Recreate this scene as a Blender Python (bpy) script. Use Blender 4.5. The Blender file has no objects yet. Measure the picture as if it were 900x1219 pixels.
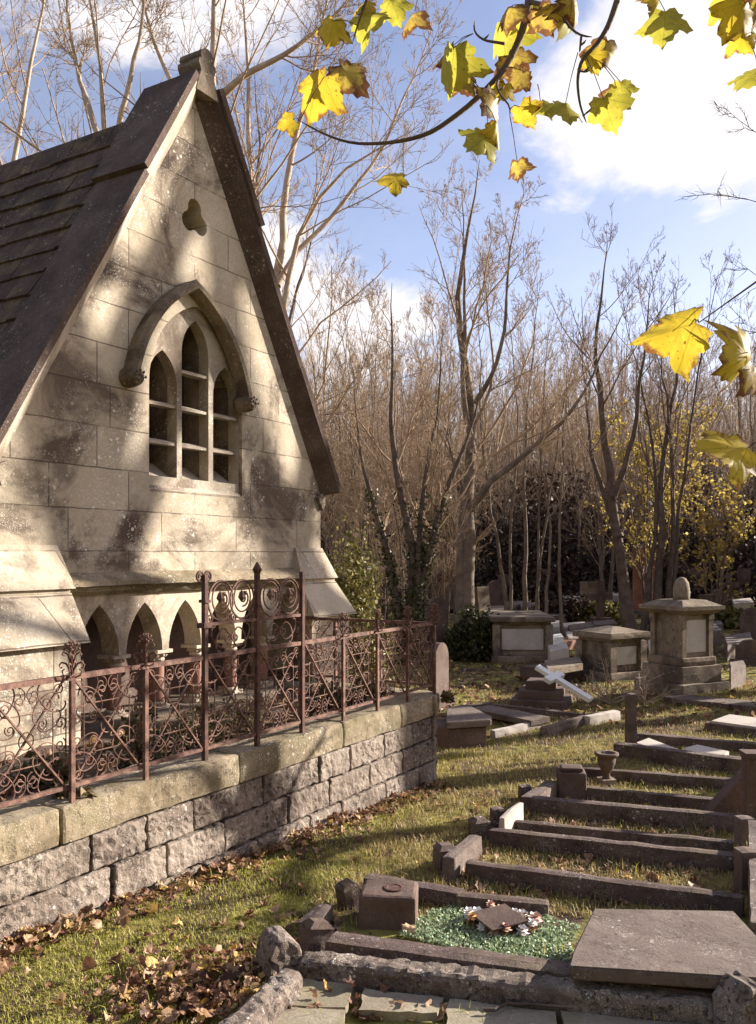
import bpy, bmesh, math, random
import numpy as np
from mathutils import Vector, Matrix, noise as mnoise
from mathutils.geometry import tessellate_polygon
R = math.radians
S = bpy.context.scene
COL = S.collection
random.seed(7)

# ------------------------------------------------------------------ camera
F, HX, HY, EYE = 1047.0, 450.0, 660.0, 1.6
cam = bpy.data.objects.new('camera', bpy.data.cameras.new('camera'))
COL.objects.link(cam); S.camera = cam
cam.location = (0, 0, EYE); cam.rotation_euler = (R(90), 0, 0)
cam.data.sensor_width = 36; cam.data.lens = 36 * F / 1219
cam.data.shift_y = (HY - 609.5) / 1219
cam.data.clip_end = 2000; cam.data.clip_start = 0.05

def at(px, py, Y):
    return Vector(((px - HX) / F * Y, Y, EYE + (HY - py) / F * Y))

def sm(a, b, x):
    t = np.clip((x - a) / (b - a), 0, 1); return t * t * (3 - 2 * t)

def gz(x, y):
    """height of the ground"""
    x = np.asarray(x, float); y = np.asarray(y, float)
    z = 0.09 - 0.056 * (np.clip(y, -2, 8) - 3.32)
    d = np.maximum(0, y - 19)
    z = z + 5.2 * sm(0, 52, d) + 0.02 * d + 9.0 * sm(2.5, 14, -y)  # last term: unseen bank behind the camera, added to block low sky light
    z = z + 0.012 * np.sin(1.7 * x + .4) * np.sin(1.3 * y) + 0.006 * np.sin(4.1 * x + 2 * y) * np.sin(3.7 * y)
    z = z + 0.05 * sm(10, 16, y) * np.sin(.9 * x + 1.2) * np.sin(.8 * y)
    z = z + 0.02 * np.maximum(0, x - 3) * sm(8, 14, y) + .11 * np.exp(-((x - 3.9) ** 2 + (y - 10.8) ** 2) / .9)
    return z

def G(px, py, h=0.0):
    """point of the ground (plus h) seen at a place in the photo"""
    kx = (px - HX) / F; kz = (HY - py) / F
    lo = 0.5; y = 0.5
    while y < 140:
        if EYE + kz * y - (gz(kx * y, y) + h) < 0: break
        lo = y; y += .25
    hi = y
    for _ in range(40):
        m = (lo + hi) / 2
        if EYE + kz * m - (gz(kx * m, m) + h) < 0: hi = m
        else: lo = m
    return Vector((kx * lo, lo, EYE + kz * lo))

# ------------------------------------------------------------------ objects
def tag(o, label=None, cat=None, group=None, kind=None):
    if label: o['label'] = label
    if cat: o['category'] = cat
    if group: o['group'] = group
    if kind: o['kind'] = kind
    return o

def empty(name, loc, rz=0.0, label=None, cat=None, group=None):
    o = bpy.data.objects.new(name, None); COL.objects.link(o)
    o.empty_display_size = .1
    o.location = loc; o.rotation_euler = (0, 0, rz)
    return tag(o, label, cat, group)

def link(name, me, mat, parent=None, loc=(0, 0, 0), rz=0.0):
    o = bpy.data.objects.new(name, me); COL.objects.link(o)
    if mat is not None and not me.materials: me.materials.append(mat)
    o.parent = parent; o.location = loc; o.rotation_euler = (0, 0, rz)
    return o

def copy_tree(o, parent=None):
    c = o.copy(); COL.objects.link(c); c.parent = parent
    for ch in o.children: copy_tree(ch, c)
    return c

class MB:
    """collects shapes for one mesh"""
    def __init__(s): s.v = []; s.f = []
    def add(s, vs, fs, M=None):
        n = len(s.v)
        if M is not None: vs = [M @ Vector(p) for p in vs]
        s.v += [tuple(p) for p in vs]; s.f += [tuple(i + n for i in f) for f in fs]
        return s
    def box(s, x0, x1, y0, y1, z0, z1, M=None):
        vs = [(x0, y0, z0), (x1, y0, z0), (x1, y1, z0), (x0, y1, z0), (x0, y0, z1), (x1, y0, z1), (x1, y1, z1), (x0, y1, z1)]
        fs = [(3, 2, 1, 0), (4, 5, 6, 7), (0, 1, 5, 4), (1, 2, 6, 5), (2, 3, 7, 6), (3, 0, 4, 7)]
        return s.add(vs, fs, M)
    def frustum(s, b, z0, t, z1, M=None):
        """b, t = (x0,x1,y0,y1) at z0 and z1"""
        vs = [(b[0], b[2], z0), (b[1], b[2], z0), (b[1], b[3], z0), (b[0], b[3], z0), (t[0], t[2], z1), (t[1], t[2], z1), (t[1], t[3], z1), (t[0], t[3], z1)]
        fs = [(3, 2, 1, 0), (4, 5, 6, 7), (0, 1, 5, 4), (1, 2, 6, 5), (2, 3, 7, 6), (3, 0, 4, 7)]
        return s.add(vs, fs, M)
    def extrude(s, poly, y0, y1, M=None, holes=(), back=True):
        """polygon in x,z extruded along y; reveals on every contour"""
        loops = [list(poly)] + [list(h) for h in holes]
        tri = tessellate_polygon([[Vector((p[0], p[1], 0)) for p in l] for l in loops])
        flat = [p for l in loops for p in l]; n = len(flat)
        vs = [(p[0], y0, p[1]) for p in flat] + [(p[0], y1, p[1]) for p in flat]
        fs = []
        for t in tri:
            a, b, c = [Vector((flat[i][0], flat[i][1], 0)) for i in t]
            if (b - a).cross(c - a).z < 0: t = (t[0], t[2], t[1])
            fs.append(tuple(t))
            if back: fs.append((t[2] + n, t[1] + n, t[0] + n))
        k = 0
        for li, l in enumerate(loops):
            m = len(l)
            area = sum(l[i][0] * l[(i + 1) % m][1] - l[(i + 1) % m][0] * l[i][1] for i in range(m))
            ccw = area > 0
            if li: ccw = not ccw
            for i in range(m):
                a, b = k + i, k + (i + 1) % m
                fs.append((b, a, a + n, b + n) if ccw else (a, b, b + n, a + n))
            k += m
        return s.add(vs, fs, M)
    def tube(s, pts, r, n=6, M=None, cap=True):
        pts = [Vector(p) for p in pts]; m = len(pts)
        rr = r if isinstance(r, (list, tuple)) else [r] * m
        vs = []; fs = []; ref = None
        for i, p in enumerate(pts):
            t = (pts[min(i + 1, m - 1)] - pts[max(i - 1, 0)])
            if t.length < 1e-9: t = Vector((0, 0, 1))
            t.normalize()
            if ref is None:
                ref = t.cross(Vector((0, 0, 1)) if abs(t.z) < .9 else Vector((1, 0, 0)))
            ref = (ref - t * ref.dot(t))
            if ref.length < 1e-6: ref = t.orthogonal()
            ref.normalize(); q = t.cross(ref)
            for j in range(n):
                a = 2 * math.pi * j / n
                vs.append(p + (ref * math.cos(a) + q * math.sin(a)) * rr[i])
        for i in range(m - 1):
            for j in range(n):
                a = i * n + j; b = i * n + (j + 1) % n
                fs.append((a, b, b + n, a + n))
        if cap:
            fs.append(tuple(range(n))[::-1]); fs.append(tuple((m - 1) * n + j for j in range(n)))
        return s.add(vs, fs, M)
    def lathe(s, prof, n=20, M=None):
        vs = []; fs = []; m = len(prof)
        for r, z in prof:
            for j in range(n):
                a = 2 * math.pi * j / n; vs.append((r * math.cos(a), r * math.sin(a), z))
        for i in range(m - 1):
            for j in range(n):
                a = i * n + j; b = i * n + (j + 1) % n
                fs.append((a, b, b + n, a + n))
        fs.append(tuple(range(n))[::-1]); fs.append(tuple((m - 1) * n + j for j in range(n)))
        return s.add(vs, fs, M)
    def rbox(s, sx, sy, sz, rad=.01, seg=.05, amp=.004, freq=9.0, M=None, seed=0, cap=16):
        """stone block: rounded, slightly uneven box centred on x,y and standing on z=0"""
        h = np.array([sx, sy, sz]) / 2; rad = min(rad, min(h) * .9)
        n = [max(2, min(cap, int(round(2 * a / seg)))) for a in h]
        idx = {}; vs = []; fs = []
        def vid(i, j, k):
            key = (i, j, k)
            if key in idx: return idx[key]
            p = np.array([(2 * i / n[0] - 1) * h[0], (2 * j / n[1] - 1) * h[1], (2 * k / n[2] - 1) * h[2]])
            # pull first and last rows close to the edge so that the bevel stays small
            for a, q in enumerate((i, j, k)):
                if n[a] > 3:
                    if q == 1: p[a] = -h[a] + rad
                    elif q == n[a] - 1: p[a] = h[a] - rad
            q = np.clip(p, -(h - rad), h - rad); d = p - q; l = np.linalg.norm(d)
            if l > 1e-9: p = q + d / l * rad
            if amp:
                nv = Vector(p) * freq + Vector((seed * 3.1, seed * 1.7, seed * 5.3))
                f = mnoise.fractal(nv, .9, 2.0, 3) * amp
                u = d / l if l > 1e-9 else 0
                p = p + u * f
            p[2] += h[2]
            idx[key] = len(vs); vs.append(tuple(p)); return idx[key]
        for a, b, c in ((0, 1, 2), (1, 2, 0), (2, 0, 1)):
            for i in range(n[a]):
                for j in range(n[b]):
                    for e in (0, n[c]):
                        q = []
                        for di, dj in ((0, 0), (1, 0), (1, 1), (0, 1)):
                            t = [0, 0, 0]; t[a] = i + di; t[b] = j + dj; t[c] = e
                            q.append(vid(*t))
                        fs.append(tuple(q if e else q[::-1]))
        return s.add(vs, fs, M)
    def build(s, name, mat, parent=None, loc=(0, 0, 0), rz=0.0, smooth=False):
        me = bpy.data.meshes.new(name); me.from_pydata(s.v, [], s.f); me.update()
        if smooth: me.polygons.foreach_set('use_smooth', [True] * len(me.polygons))
        return link(name, me, mat, parent, loc, rz)

def npmesh(name, V, Fq, nper):
    """mesh from numpy arrays, all faces with nper corners"""
    V = np.ascontiguousarray(V, np.float32).reshape(-1, 3); Fq = np.ascontiguousarray(Fq, np.int32).reshape(-1, nper)
    me = bpy.data.meshes.new(name)
    me.vertices.add(len(V)); me.vertices.foreach_set('co', V.ravel())
    me.loops.add(Fq.size); me.loops.foreach_set('vertex_index', Fq.ravel())
    me.polygons.add(len(Fq)); me.polygons.foreach_set('loop_start', np.arange(0, Fq.size, nper, dtype=np.int32))
    me.polygons.foreach_set('loop_total', np.full(len(Fq), nper, np.int32))
    me.update(calc_edges=True); return me

def RX(a): return Matrix.Rotation(a, 4, 'X')
def RY(a): return Matrix.Rotation(a, 4, 'Y')
def RZ(a): return Matrix.Rotation(a, 4, 'Z')
def TR(*a): return Matrix.Translation(Vector(a))

# ------------------------------------------------------------------ materials
class NT:
    def __init__(s, nt): s.nt = nt
    def n(s, typ, ins=None, **props):
        nd = s.nt.nodes.new(typ)
        for k, v in props.items(): setattr(nd, k, v)
        for k, v in (ins or {}).items():
            if v is None: continue
            sk = nd.inputs[k]
            if hasattr(v, 'is_output'): s.nt.links.new(v, sk)
            else: sk.default_value = (*v, 1) if isinstance(v, tuple) and len(v) == 3 and sk.type == 'RGBA' else v
        return nd
    def math(s, op, a, b=None, c=None, clamp=False):
        nd = s.nt.nodes.new('ShaderNodeMath'); nd.operation = op; nd.use_clamp = clamp
        for i, v in enumerate((a, b, c)):
            if v is None: continue
            if hasattr(v, 'is_output'): s.nt.links.new(v, nd.inputs[i])
            else: nd.inputs[i].default_value = v
        return nd.outputs[0]
    def noise(s, vec, scale, detail=4, rough=.6, dist=0):
        return s.n('ShaderNodeTexNoise', {'Vector': vec, 'Scale': scale, 'Detail': detail, 'Roughness': rough, 'Distortion': dist}).outputs['Fac']
    def ramp(s, f, a, b):
        return s.n('ShaderNodeMapRange', {'Value': f, 'From Min': a, 'From Max': b}, interpolation_type='SMOOTHSTEP').outputs[0]
    def mix(s, f, a, b, mode='MIX'):
        nd = s.n('ShaderNodeMix', data_type='RGBA', blend_type=mode)
        for i, v in ((0, f), (6, a), (7, b)):
            if hasattr(v, 'is_output'): s.nt.links.new(v, nd.inputs[i])
            else: nd.inputs[i].default_value = (*v, 1) if isinstance(v, tuple) else v
        return nd.outputs[2]

def new_mat(name):
    m = bpy.data.materials.new(name); m.use_nodes = True
    nt = m.node_tree; nt.nodes.clear()
    t = NT(nt); out = nt.nodes.new('ShaderNodeOutputMaterial')
    return m, t, out

def stone(name, c1, c2, stain, stain_amt=.5, lichen=(.62, .6, .52), lich=.5, scale=1.0, bump=.5, rough=.92, brick=None, moss=None, spec=.2, fine=60, pits=0.0):
    m, t, out = new_mat(name)
    tc = t.n('ShaderNodeTexCoord').outputs['Object']
    rnd = t.n('ShaderNodeObjectInfo').outputs['Random']
    off = t.n('ShaderNodeVectorMath', {0: tc, 1: None}, operation='ADD')
    cmb = t.n('ShaderNodeCombineXYZ', {'X': t.math('MULTIPLY', rnd, 17), 'Y': t.math('MULTIPLY', rnd, 31), 'Z': 0.0}).outputs[0]
    t.nt.links.new(cmb, off.inputs[1])
    v = off.outputs[0] if brick is None else tc
    a = t.noise(v, 2.2 * scale, 5, .6)
    col = t.mix(t.ramp(a, .3, .7), c1, c2)
    g = t.noise(v, 34 * scale, 3, .7)
    col = t.mix(t.math('MULTIPLY', t.ramp(g, .35, .75), .35), col, tuple(x * .55 for x in c1))
    st = t.noise(v, 1.3 * scale, 6, .68, .6)
    sf = t.math('MULTIPLY', t.ramp(st, .47, .62), stain_amt)
    col = t.mix(sf, col, stain)
    if moss:
        mf = t.math('MULTIPLY', t.ramp(t.noise(v, 3.1 * scale, 6, .7), .45, .66), moss[1])
        col = t.mix(mf, col, moss[0])
    hgt = t.math('ADD', t.math('MULTIPLY', t.noise(v, fine * scale, 4, .7), .5), t.math('MULTIPLY', t.noise(v, 9 * scale, 4, .6), .8))
    if lich:
        msk = t.ramp(t.noise(v, 1.9 * scale, 4, .6), .46, .62)
        vo = t.n('ShaderNodeTexVoronoi', {'Vector': v, 'Scale': 55 * scale, 'Randomness': 1.0}).outputs['Distance']
        vb = t.n('ShaderNodeTexVoronoi', {'Vector': v, 'Scale': 21 * scale, 'Randomness': 1.0})
        d1 = t.math('SUBTRACT', 1, t.ramp(vo, .16, .30))
        d2 = t.math('MULTIPLY', t.math('SUBTRACT', 1, t.ramp(vb.outputs['Distance'], .2, .3)), t.math('GREATER_THAN', t.noise(v, 13 * scale, 1, .5), .56))
        vf = t.n('ShaderNodeTexVoronoi', {'Vector': v, 'Scale': 120 * scale, 'Randomness': 1.0}).outputs['Distance']
        d3 = t.math('MULTIPLY', t.math('SUBTRACT', 1, t.ramp(vf, .18, .34)), t.ramp(t.noise(v, 4.3 * scale, 4, .65), .50, .60))
        lf = t.math('MULTIPLY', t.math('MAXIMUM', t.math('MAXIMUM', d3, t.math('MULTIPLY', d1, msk)), t.math('MULTIPLY', d2, t.math('ADD', msk, .25))), lich, clamp=True)
        col = t.mix(lf, col, lichen)
    if pits:
        pm = t.math('MULTIPLY', t.ramp(t.noise(v, 21 * scale, 5, .75, .4), .54, .64), t.ramp(t.noise(v, 3.7 * scale, 3, .6), .36, .58))
        col = t.mix(t.math('MULTIPLY', pm, pits), col, tuple(x * .28 for x in c1))
        hgt = t.math('SUBTRACT', hgt, t.math('MULTIPLY', pm, .9))
    if brick:
        bw, bh, z0, mort = brick
        sep = t.n('ShaderNodeSeparateXYZ', {0: tc})
        wob = t.math('MULTIPLY', t.math('SUBTRACT', t.noise(tc, 6, 2), .5), .012)
        bv = t.n('ShaderNodeCombineXYZ', {'X': t.math('ADD', sep.outputs[0], t.math('MULTIPLY', sep.outputs[1], 1.0)), 'Y': t.math('ADD', t.math('SUBTRACT', sep.outputs[2], z0), wob), 'Z': 0.0}).outputs[0]
        bt = t.n('ShaderNodeTexBrick', {'Vector': bv, 'Color1': (0, 0, 0), 'Color2': (1, 1, 1), 'Mortar': (.5, .5, .5), 'Scale': 1.0, 'Mortar Size': mort, 'Mortar Smooth': .3, 'Bias': 0.0, 'Brick Width': bw, 'Row Height': bh}, offset=.42, squash=1.25, squash_frequency=3)
        tone = t.math('MULTIPLY', t.math('SUBTRACT', bt.outputs['Color'], .5), .62)
        col = t.mix(t.math('MAXIMUM', tone, 0), col, (.52, .44, .33)); col = t.mix(t.math('MAXIMUM', t.math('MULTIPLY', tone, -1), 0), col, tuple(x * .5 for x in c1))
        jn = t.math('MULTIPLY', bt.outputs['Fac'], t.ramp(t.noise(tc, 3.3, 3), .36, .55))
        col = t.mix(t.math('MULTIPLY', jn, .75), col, (.09, .065, .05))
        hgt = t.math('SUBTRACT', hgt, t.math('MULTIPLY', bt.outputs['Fac'], 1.6))
    bp = t.n('ShaderNodeBump', {'Height': hgt, 'Strength': bump, 'Distance': .012})
    p = t.n('ShaderNodeBsdfPrincipled', {'Base Color': col, 'Roughness': rough, 'Specular IOR Level': spec, 'Normal': bp.outputs[0]})
    t.nt.links.new(p.outputs[0], out.inputs[0]); return m

def simple(name, c1, c2, scale=8, rough=.8, bump=.2, metal=0, spec=.3):
    m, t, out = new_mat(name)
    tc = t.n('ShaderNodeTexCoord').outputs['Object']
    a = t.noise(tc, scale, 5, .65)
    col = t.mix(t.ramp(a, .35, .65), c1, c2)
    bp = t.n('ShaderNodeBump', {'Height': t.noise(tc, scale * 6, 4, .7), 'Strength': bump, 'Distance': .01})
    p = t.n('ShaderNodeBsdfPrincipled', {'Base Color': col, 'Roughness': rough, 'Metallic': metal, 'Specular IOR Level': spec, 'Normal': bp.outputs[0]})
    t.nt.links.new(p.outputs[0], out.inputs[0]); return m

def leafy(name, cols, trans=.35, rough=.6, blot=.55):
    """small leaves and blades: colour differs from leaf to leaf, some light passes through"""
    m, t, out = new_mat(name)
    isl = t.n('ShaderNodeNewGeometry').outputs['Random Per Island']
    rp = t.n('ShaderNodeValToRGB', {'Fac': isl}); e = rp.color_ramp.elements
    for i, (p, c) in enumerate(cols):
        el = e[i] if i < 2 else e.new(p)
        el.position = p; el.color = (*c, 1)
    pos = t.n('ShaderNodeTexCoord').outputs['Object']
    bl = t.math('MULTIPLY', t.ramp(t.noise(pos, 55, 4, .7), .42, .66), blot)
    lc = t.mix(bl, rp.outputs[0], t.mix(1.0, rp.outputs[0], (.42, .36, .32), 'MULTIPLY'))
    p = t.n('ShaderNodeBsdfPrincipled', {'Base Color': lc, 'Roughness': rough, 'Specular IOR Level': .25})
    tr = t.n('ShaderNodeBsdfTranslucent', {'Color': lc})
    mx = t.n('ShaderNodeMixShader', {0: trans, 1: p.outputs[0], 2: tr.outputs[0]})
    t.nt.links.new(mx.outputs[0], out.inputs[0]); return m

M_ash = stone('ashlar', (.42, .345, .255), (.55, .47, .37), (.10, .07, .055), 1.0, (.72, .69, .62), .95, 1.0, .6, brick=(.62, .26, 1.62, .0048))
M_dress = stone('dressed_stone', (.45, .375, .285), (.57, .485, .38), (.15, .108, .083), .7, (.72, .69, .62), .8, 1.2, .5)
M_trac = stone('tracery_stone', (.34, .285, .225), (.47, .40, .32), (.15, .11, .085), .8, (.66, .63, .57), .8, 1.6, .5)
M_weath_shade = stone('weathered_shaded_coping', (.08, .052, .043), (.135, .095, .078), (.045, .03, .027), .6, (.45, .42, .36), .4, 1.2, .5)
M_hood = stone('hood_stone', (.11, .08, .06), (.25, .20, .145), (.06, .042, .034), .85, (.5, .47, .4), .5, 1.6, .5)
M_roof = stone('roof_tiles', (.058, .034, .03), (.09, .058, .048), (.032, .02, .018), .6, (.36, .31, .22), .7, 1.4, .6, moss=((.19, .14, .065), .5))
M_rock = stone('rock_faced_stone', (.20, .156, .128), (.32, .262, .217), (.085, .06, .05), .7, (.6, .57, .52), .65, 1.6, 1.0, pits=.8)
M_cope = stone('wall_coping', (.23, .18, .12), (.33, .265, .185), (.12, .09, .055), .7, (.62, .58, .5), .7, 1.3, .6, moss=((.15, .13, .065), .45), pits=.5)
M_mortar = simple('mortar_core', (.12, .09, .07), (.2, .15, .12), 14)
M_granite = stone('red_granite', (.25, .115, .08), (.33, .17, .12), (.13, .07, .055), .5, (.5, .4, .34), .1, 2, .2, .6)
M_iron = simple('rusty_iron', (.085, .042, .035), (.23, .128, .095), 22, .8, .4, 0, .3)
M_iron2 = simple('dark_iron', (.06, .03, .026), (.13, .062, .046), 22, .8, .4, 0, .3)
M_kerb = stone('grave_kerb', (.10, .066, .06), (.165, .12, .106), (.055, .034, .031), .6, (.55, .51, .47), .75, 1.8, .6, moss=((.13, .105, .05), .5), pits=.55)
M_granrough = stone('rough_granite', (.16, .122, .10), (.28, .225, .19), (.085, .06, .05), .6, (.68, .64, .58), .9, 2.2, 1.0, fine=90, pits=.8)
M_slab = stone('ledger_slab', (.135, .10, .086), (.19, .147, .126), (.08, .057, .048), .6, (.5, .46, .41), .7, 1.6, .45, pits=.5)
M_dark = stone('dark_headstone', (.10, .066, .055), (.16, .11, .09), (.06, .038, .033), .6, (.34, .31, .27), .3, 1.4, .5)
M_tomb = stone('tomb_stone', (.19, .142, .105), (.29, .225, .165), (.085, .058, .043), .85, (.52, .49, .43), .6, 1.3, .6, pits=.6, moss=((.11, .095, .045), .4))
M_marble = stone('marble', (.44, .385, .335), (.56, .50, .44), (.22, .17, .135), .45, (.5, .47, .4), .15, 1.5, .2, .5)
M_white = stone('white_marble', (.80, .77, .73), (.84, .82, .78), (.50, .45, .39), .35, (.4, .38, .28), .3, 1.5, .15, .5)
M_flag = stone('flagstone', (.25, .21, .155), (.34, .29, .22), (.14, .11, .08), .6, (.5, .48, .4), .4, 1.5, .4, moss=((.15, .145, .06), .5))
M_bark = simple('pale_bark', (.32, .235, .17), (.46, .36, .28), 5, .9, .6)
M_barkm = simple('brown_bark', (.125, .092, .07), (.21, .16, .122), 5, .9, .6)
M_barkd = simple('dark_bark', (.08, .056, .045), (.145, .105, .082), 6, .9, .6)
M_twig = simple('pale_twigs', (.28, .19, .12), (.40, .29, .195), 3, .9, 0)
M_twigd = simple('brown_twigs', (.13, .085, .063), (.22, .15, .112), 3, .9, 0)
M_soil = simple('soil', (.07, .048, .036), (.13, .09, .062), 6, .95, .6)
M_grass = leafy('grass_blades', [(0, (.14, .15, .022)), (.25, (.28, .285, .045)), (.6, (.43, .41, .09)), (.85, (.50, .44, .15)), (1, (.52, .42, .22))], .35, blot=.15)
M_straw = leafy('dry_grass', [(0, (.20, .15, .055)), (.4, (.36, .27, .12)), (.75, (.50, .385, .20)), (1, (.28, .24, .06))], .3)
M_litter = leafy('dead_leaves', [(0, (.08, .036, .024)), (.3, (.22, .11, .062)), (.6, (.38, .225, .13)), (.85, (.54, .37, .23)), (1, (.60, .40, .10))], .25)
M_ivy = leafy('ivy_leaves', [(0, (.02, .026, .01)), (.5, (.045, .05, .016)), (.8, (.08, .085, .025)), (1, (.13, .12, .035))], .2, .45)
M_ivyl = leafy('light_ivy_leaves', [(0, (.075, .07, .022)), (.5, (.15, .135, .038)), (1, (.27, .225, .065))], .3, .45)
M_under = leafy('undergrowth_leaves', [(0, (.025, .014, .011)), (.5, (.045, .026, .019)), (.85, (.08, .05, .033)), (1, (.15, .105, .05))], .2)
M_weed = leafy('weed_leaves', [(0, (.07, .05, .028)), (.5, (.12, .10, .045)), (.8, (.2, .16, .08)), (1, (.28, .21, .12))], .3)
M_yellow = leafy('yellow_leaves', [(0, (.34, .24, .04)), (.5, (.54, .41, .09)), (1, (.64, .52, .15))], .45)
M_glasschip = leafy('green_glass_chips', [(0, (.15, .19, .11)), (.4, (.34, .45, .25)), (.8, (.50, .60, .38)), (1, (.66, .70, .58))], .2, .55, blot=.3)
M_petal = simple('white_petals', (.75, .70, .66), (.82, .78, .74), 30, .7, 0)
M_pink = simple('faded_petals', (.55, .32, .25), (.66, .44, .34), 30, .7, 0)
M_flame = simple('orange_petals', (.55, .25, .08), (.6, .36, .15), 30, .7, 0)

def window_glass():
    m, t, out = new_mat('old_window_glass')
    tc = t.n('ShaderNodeTexCoord').outputs['Object']
    col = t.mix(t.ramp(t.noise(tc, 5, 4), .35, .65), (.012, .008, .008), (.05, .036, .032))
    bp = t.n('ShaderNodeBump', {'Height': t.noise(tc, 12, 3), 'Strength': .25, 'Distance': .01})
    p = t.n('ShaderNodeBsdfPrincipled', {'Base Color': col, 'Roughness': .3, 'Specular IOR Level': .4, 'Normal': bp.outputs[0]})
    t.nt.links.new(p.outputs[0], out.inputs[0]); return m
M_glass = window_glass()

def ground_mat():
    m, t, out = new_mat('churchyard_ground')
    g = t.n('ShaderNodeNewGeometry').outputs['Position']
    soil = t.mix(t.ramp(t.noise(g, 7, 5), .35, .65), (.055, .036, .026), (.12, .082, .055))
    grass = t.mix(t.ramp(t.noise(g, 9, 5), .35, .65), (.12, .11, .028), (.29, .26, .07))
    f = t.ramp(t.math('ADD', t.math('MULTIPLY', t.noise(g, .55, 4), .6), t.math('MULTIPLY', t.noise(g, 3.5, 4), .45)), .44, .58)
    col = t.mix(f, soil, grass)
    lit = t.math('MULTIPLY', t.ramp(t.noise(g, 26, 3, .7), .55, .66), t.ramp(t.noise(g, .8, 3), .4, .65))
    col = t.mix(lit, col, (.24, .15, .09))
    sep = t.n('ShaderNodeSeparateXYZ', {0: g})
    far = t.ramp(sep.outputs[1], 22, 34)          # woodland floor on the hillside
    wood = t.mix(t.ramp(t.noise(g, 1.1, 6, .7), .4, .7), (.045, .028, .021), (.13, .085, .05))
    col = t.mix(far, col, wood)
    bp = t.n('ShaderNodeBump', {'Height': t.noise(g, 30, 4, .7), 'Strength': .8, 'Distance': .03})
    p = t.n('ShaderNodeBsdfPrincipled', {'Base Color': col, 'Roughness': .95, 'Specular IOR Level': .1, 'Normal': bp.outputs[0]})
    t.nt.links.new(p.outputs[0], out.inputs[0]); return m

def maple_mat(name, c1, c2, brown, amt):
    m, t, out = new_mat(name)
    uv = t.n('ShaderNodeUVMap').outputs[0]
    rnd = t.n('ShaderNodeObjectInfo').outputs['Random']
    sep = t.n('ShaderNodeSeparateXYZ', {0: uv}); x, y = sep.outputs[0], sep.outputs[1]
    v = t.n('ShaderNodeCombineXYZ', {'X': x, 'Y': y, 'Z': t.math('MULTIPLY', rnd, 40)}).outputs[0]
    col = t.mix(t.ramp(t.noise(v, 2.2, 4), .35, .65), c1, c2)
    rim = t.n('ShaderNodeAttribute', attribute_name='rim').outputs['Fac']
    bf = t.ramp(t.math('ADD', t.math('MULTIPLY', rim, .42), t.math('MULTIPLY', t.noise(v, 2.6, 5, .7), .8)), .92 - amt, 1.06 - amt)
    col = t.mix(bf, col, brown)
    sp = t.ramp(t.noise(v, 11, 2, .5), .68, .72)
    col = t.mix(t.math('MULTIPLY', sp, .8), col, tuple(c * .5 for c in brown))
    vein = None
    for a in (90, 38, 142, -8, 188):
        c, s_ = math.cos(R(a)), math.sin(R(a))
        d = t.math('ABSOLUTE', t.math('SUBTRACT', t.math('MULTIPLY', x, s_), t.math('MULTIPLY', y, c)))
        al = t.math('ADD', t.math('MULTIPLY', x, c), t.math('MULTIPLY', y, s_))
        q = t.math('MULTIPLY', t.math('LESS_THAN', d, .016), t.math('GREATER_THAN', al, 0))
        vein = q if vein is None else t.math('MAXIMUM', vein, q)
    col = t.mix(t.math('MULTIPLY', vein, .45), col, tuple(c * .55 for c in c1))
    p = t.n('ShaderNodeBsdfPrincipled', {'Base Color': col, 'Roughness': .5, 'Specular IOR Level': .3})
    tr = t.n('ShaderNodeBsdfTranslucent', {'Color': col})
    mx = t.n('ShaderNodeMixShader', {0: .55, 1: p.outputs[0], 2: tr.outputs[0]})
    t.nt.links.new(mx.outputs[0], out.inputs[0]); return m
ML = {'y': maple_mat('maple_yellow', (.50, .37, .03), (.60, .46, .05), (.20, .085, .03), .19),
      'g': maple_mat('maple_green', (.36, .34, .045), (.50, .44, .06), (.22, .12, .035), .10),
      'b': maple_mat('maple_brown', (.36, .25, .06), (.52, .40, .07), (.15, .065, .03), .30)}

# ------------------------------------------------------------------ sun and sky
AZ, EL = 64.0, 20.0
sv = Vector((math.sin(R(AZ)) * math.cos(R(EL)), math.cos(R(AZ)) * math.cos(R(EL)), math.sin(R(EL))))
sl = bpy.data.lights.new('sun', 'SUN'); sl.energy = 5.0; sl.angle = R(.5); sl.color = (1.0, .92, .80)
so = bpy.data.objects.new('sun', sl); COL.objects.link(so); so.location = sv * 60
so.rotation_euler = sv.to_track_quat('Z', 'Y').to_euler()

w = bpy.data.worlds.new('World'); S.world = w; w.use_nodes = True
w.node_tree.nodes.clear(); t = NT(w.node_tree)
wo = w.node_tree.nodes.new('ShaderNodeOutputWorld')
sky = t.n('ShaderNodeTexSky', sky_type='NISHITA', sun_disc=False, sun_elevation=R(EL), sun_rotation=R(AZ), air_density=1.0, dust_density=.6, ozone_density=1.5)
hsv = t.n('ShaderNodeHueSaturation', {'Saturation': 1.0, 'Color': sky.outputs[0]})
tint = t.mix(1.0, hsv.outputs[0], (1.20, .98, 1.0), 'MULTIPLY')
bg = t.n('ShaderNodeBackground', {'Color': tint, 'Strength': .075})
d = t.n('ShaderNodeTexCoord').outputs['Generated']
sp = t.n('ShaderNodeSeparateXYZ', {0: d})
h = t.math('ADD', t.math('MAXIMUM', sp.outputs[2], 0), .22)
cv = t.n('ShaderNodeCombineXYZ', {'X': t.math('DIVIDE', sp.outputs[0], h), 'Y': t.math('DIVIDE', sp.outputs[1], h), 'Z': 0.3}).outputs[0]
nz = t.noise(cv, 2.3, 9, .6, .35)
bump = None
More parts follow.
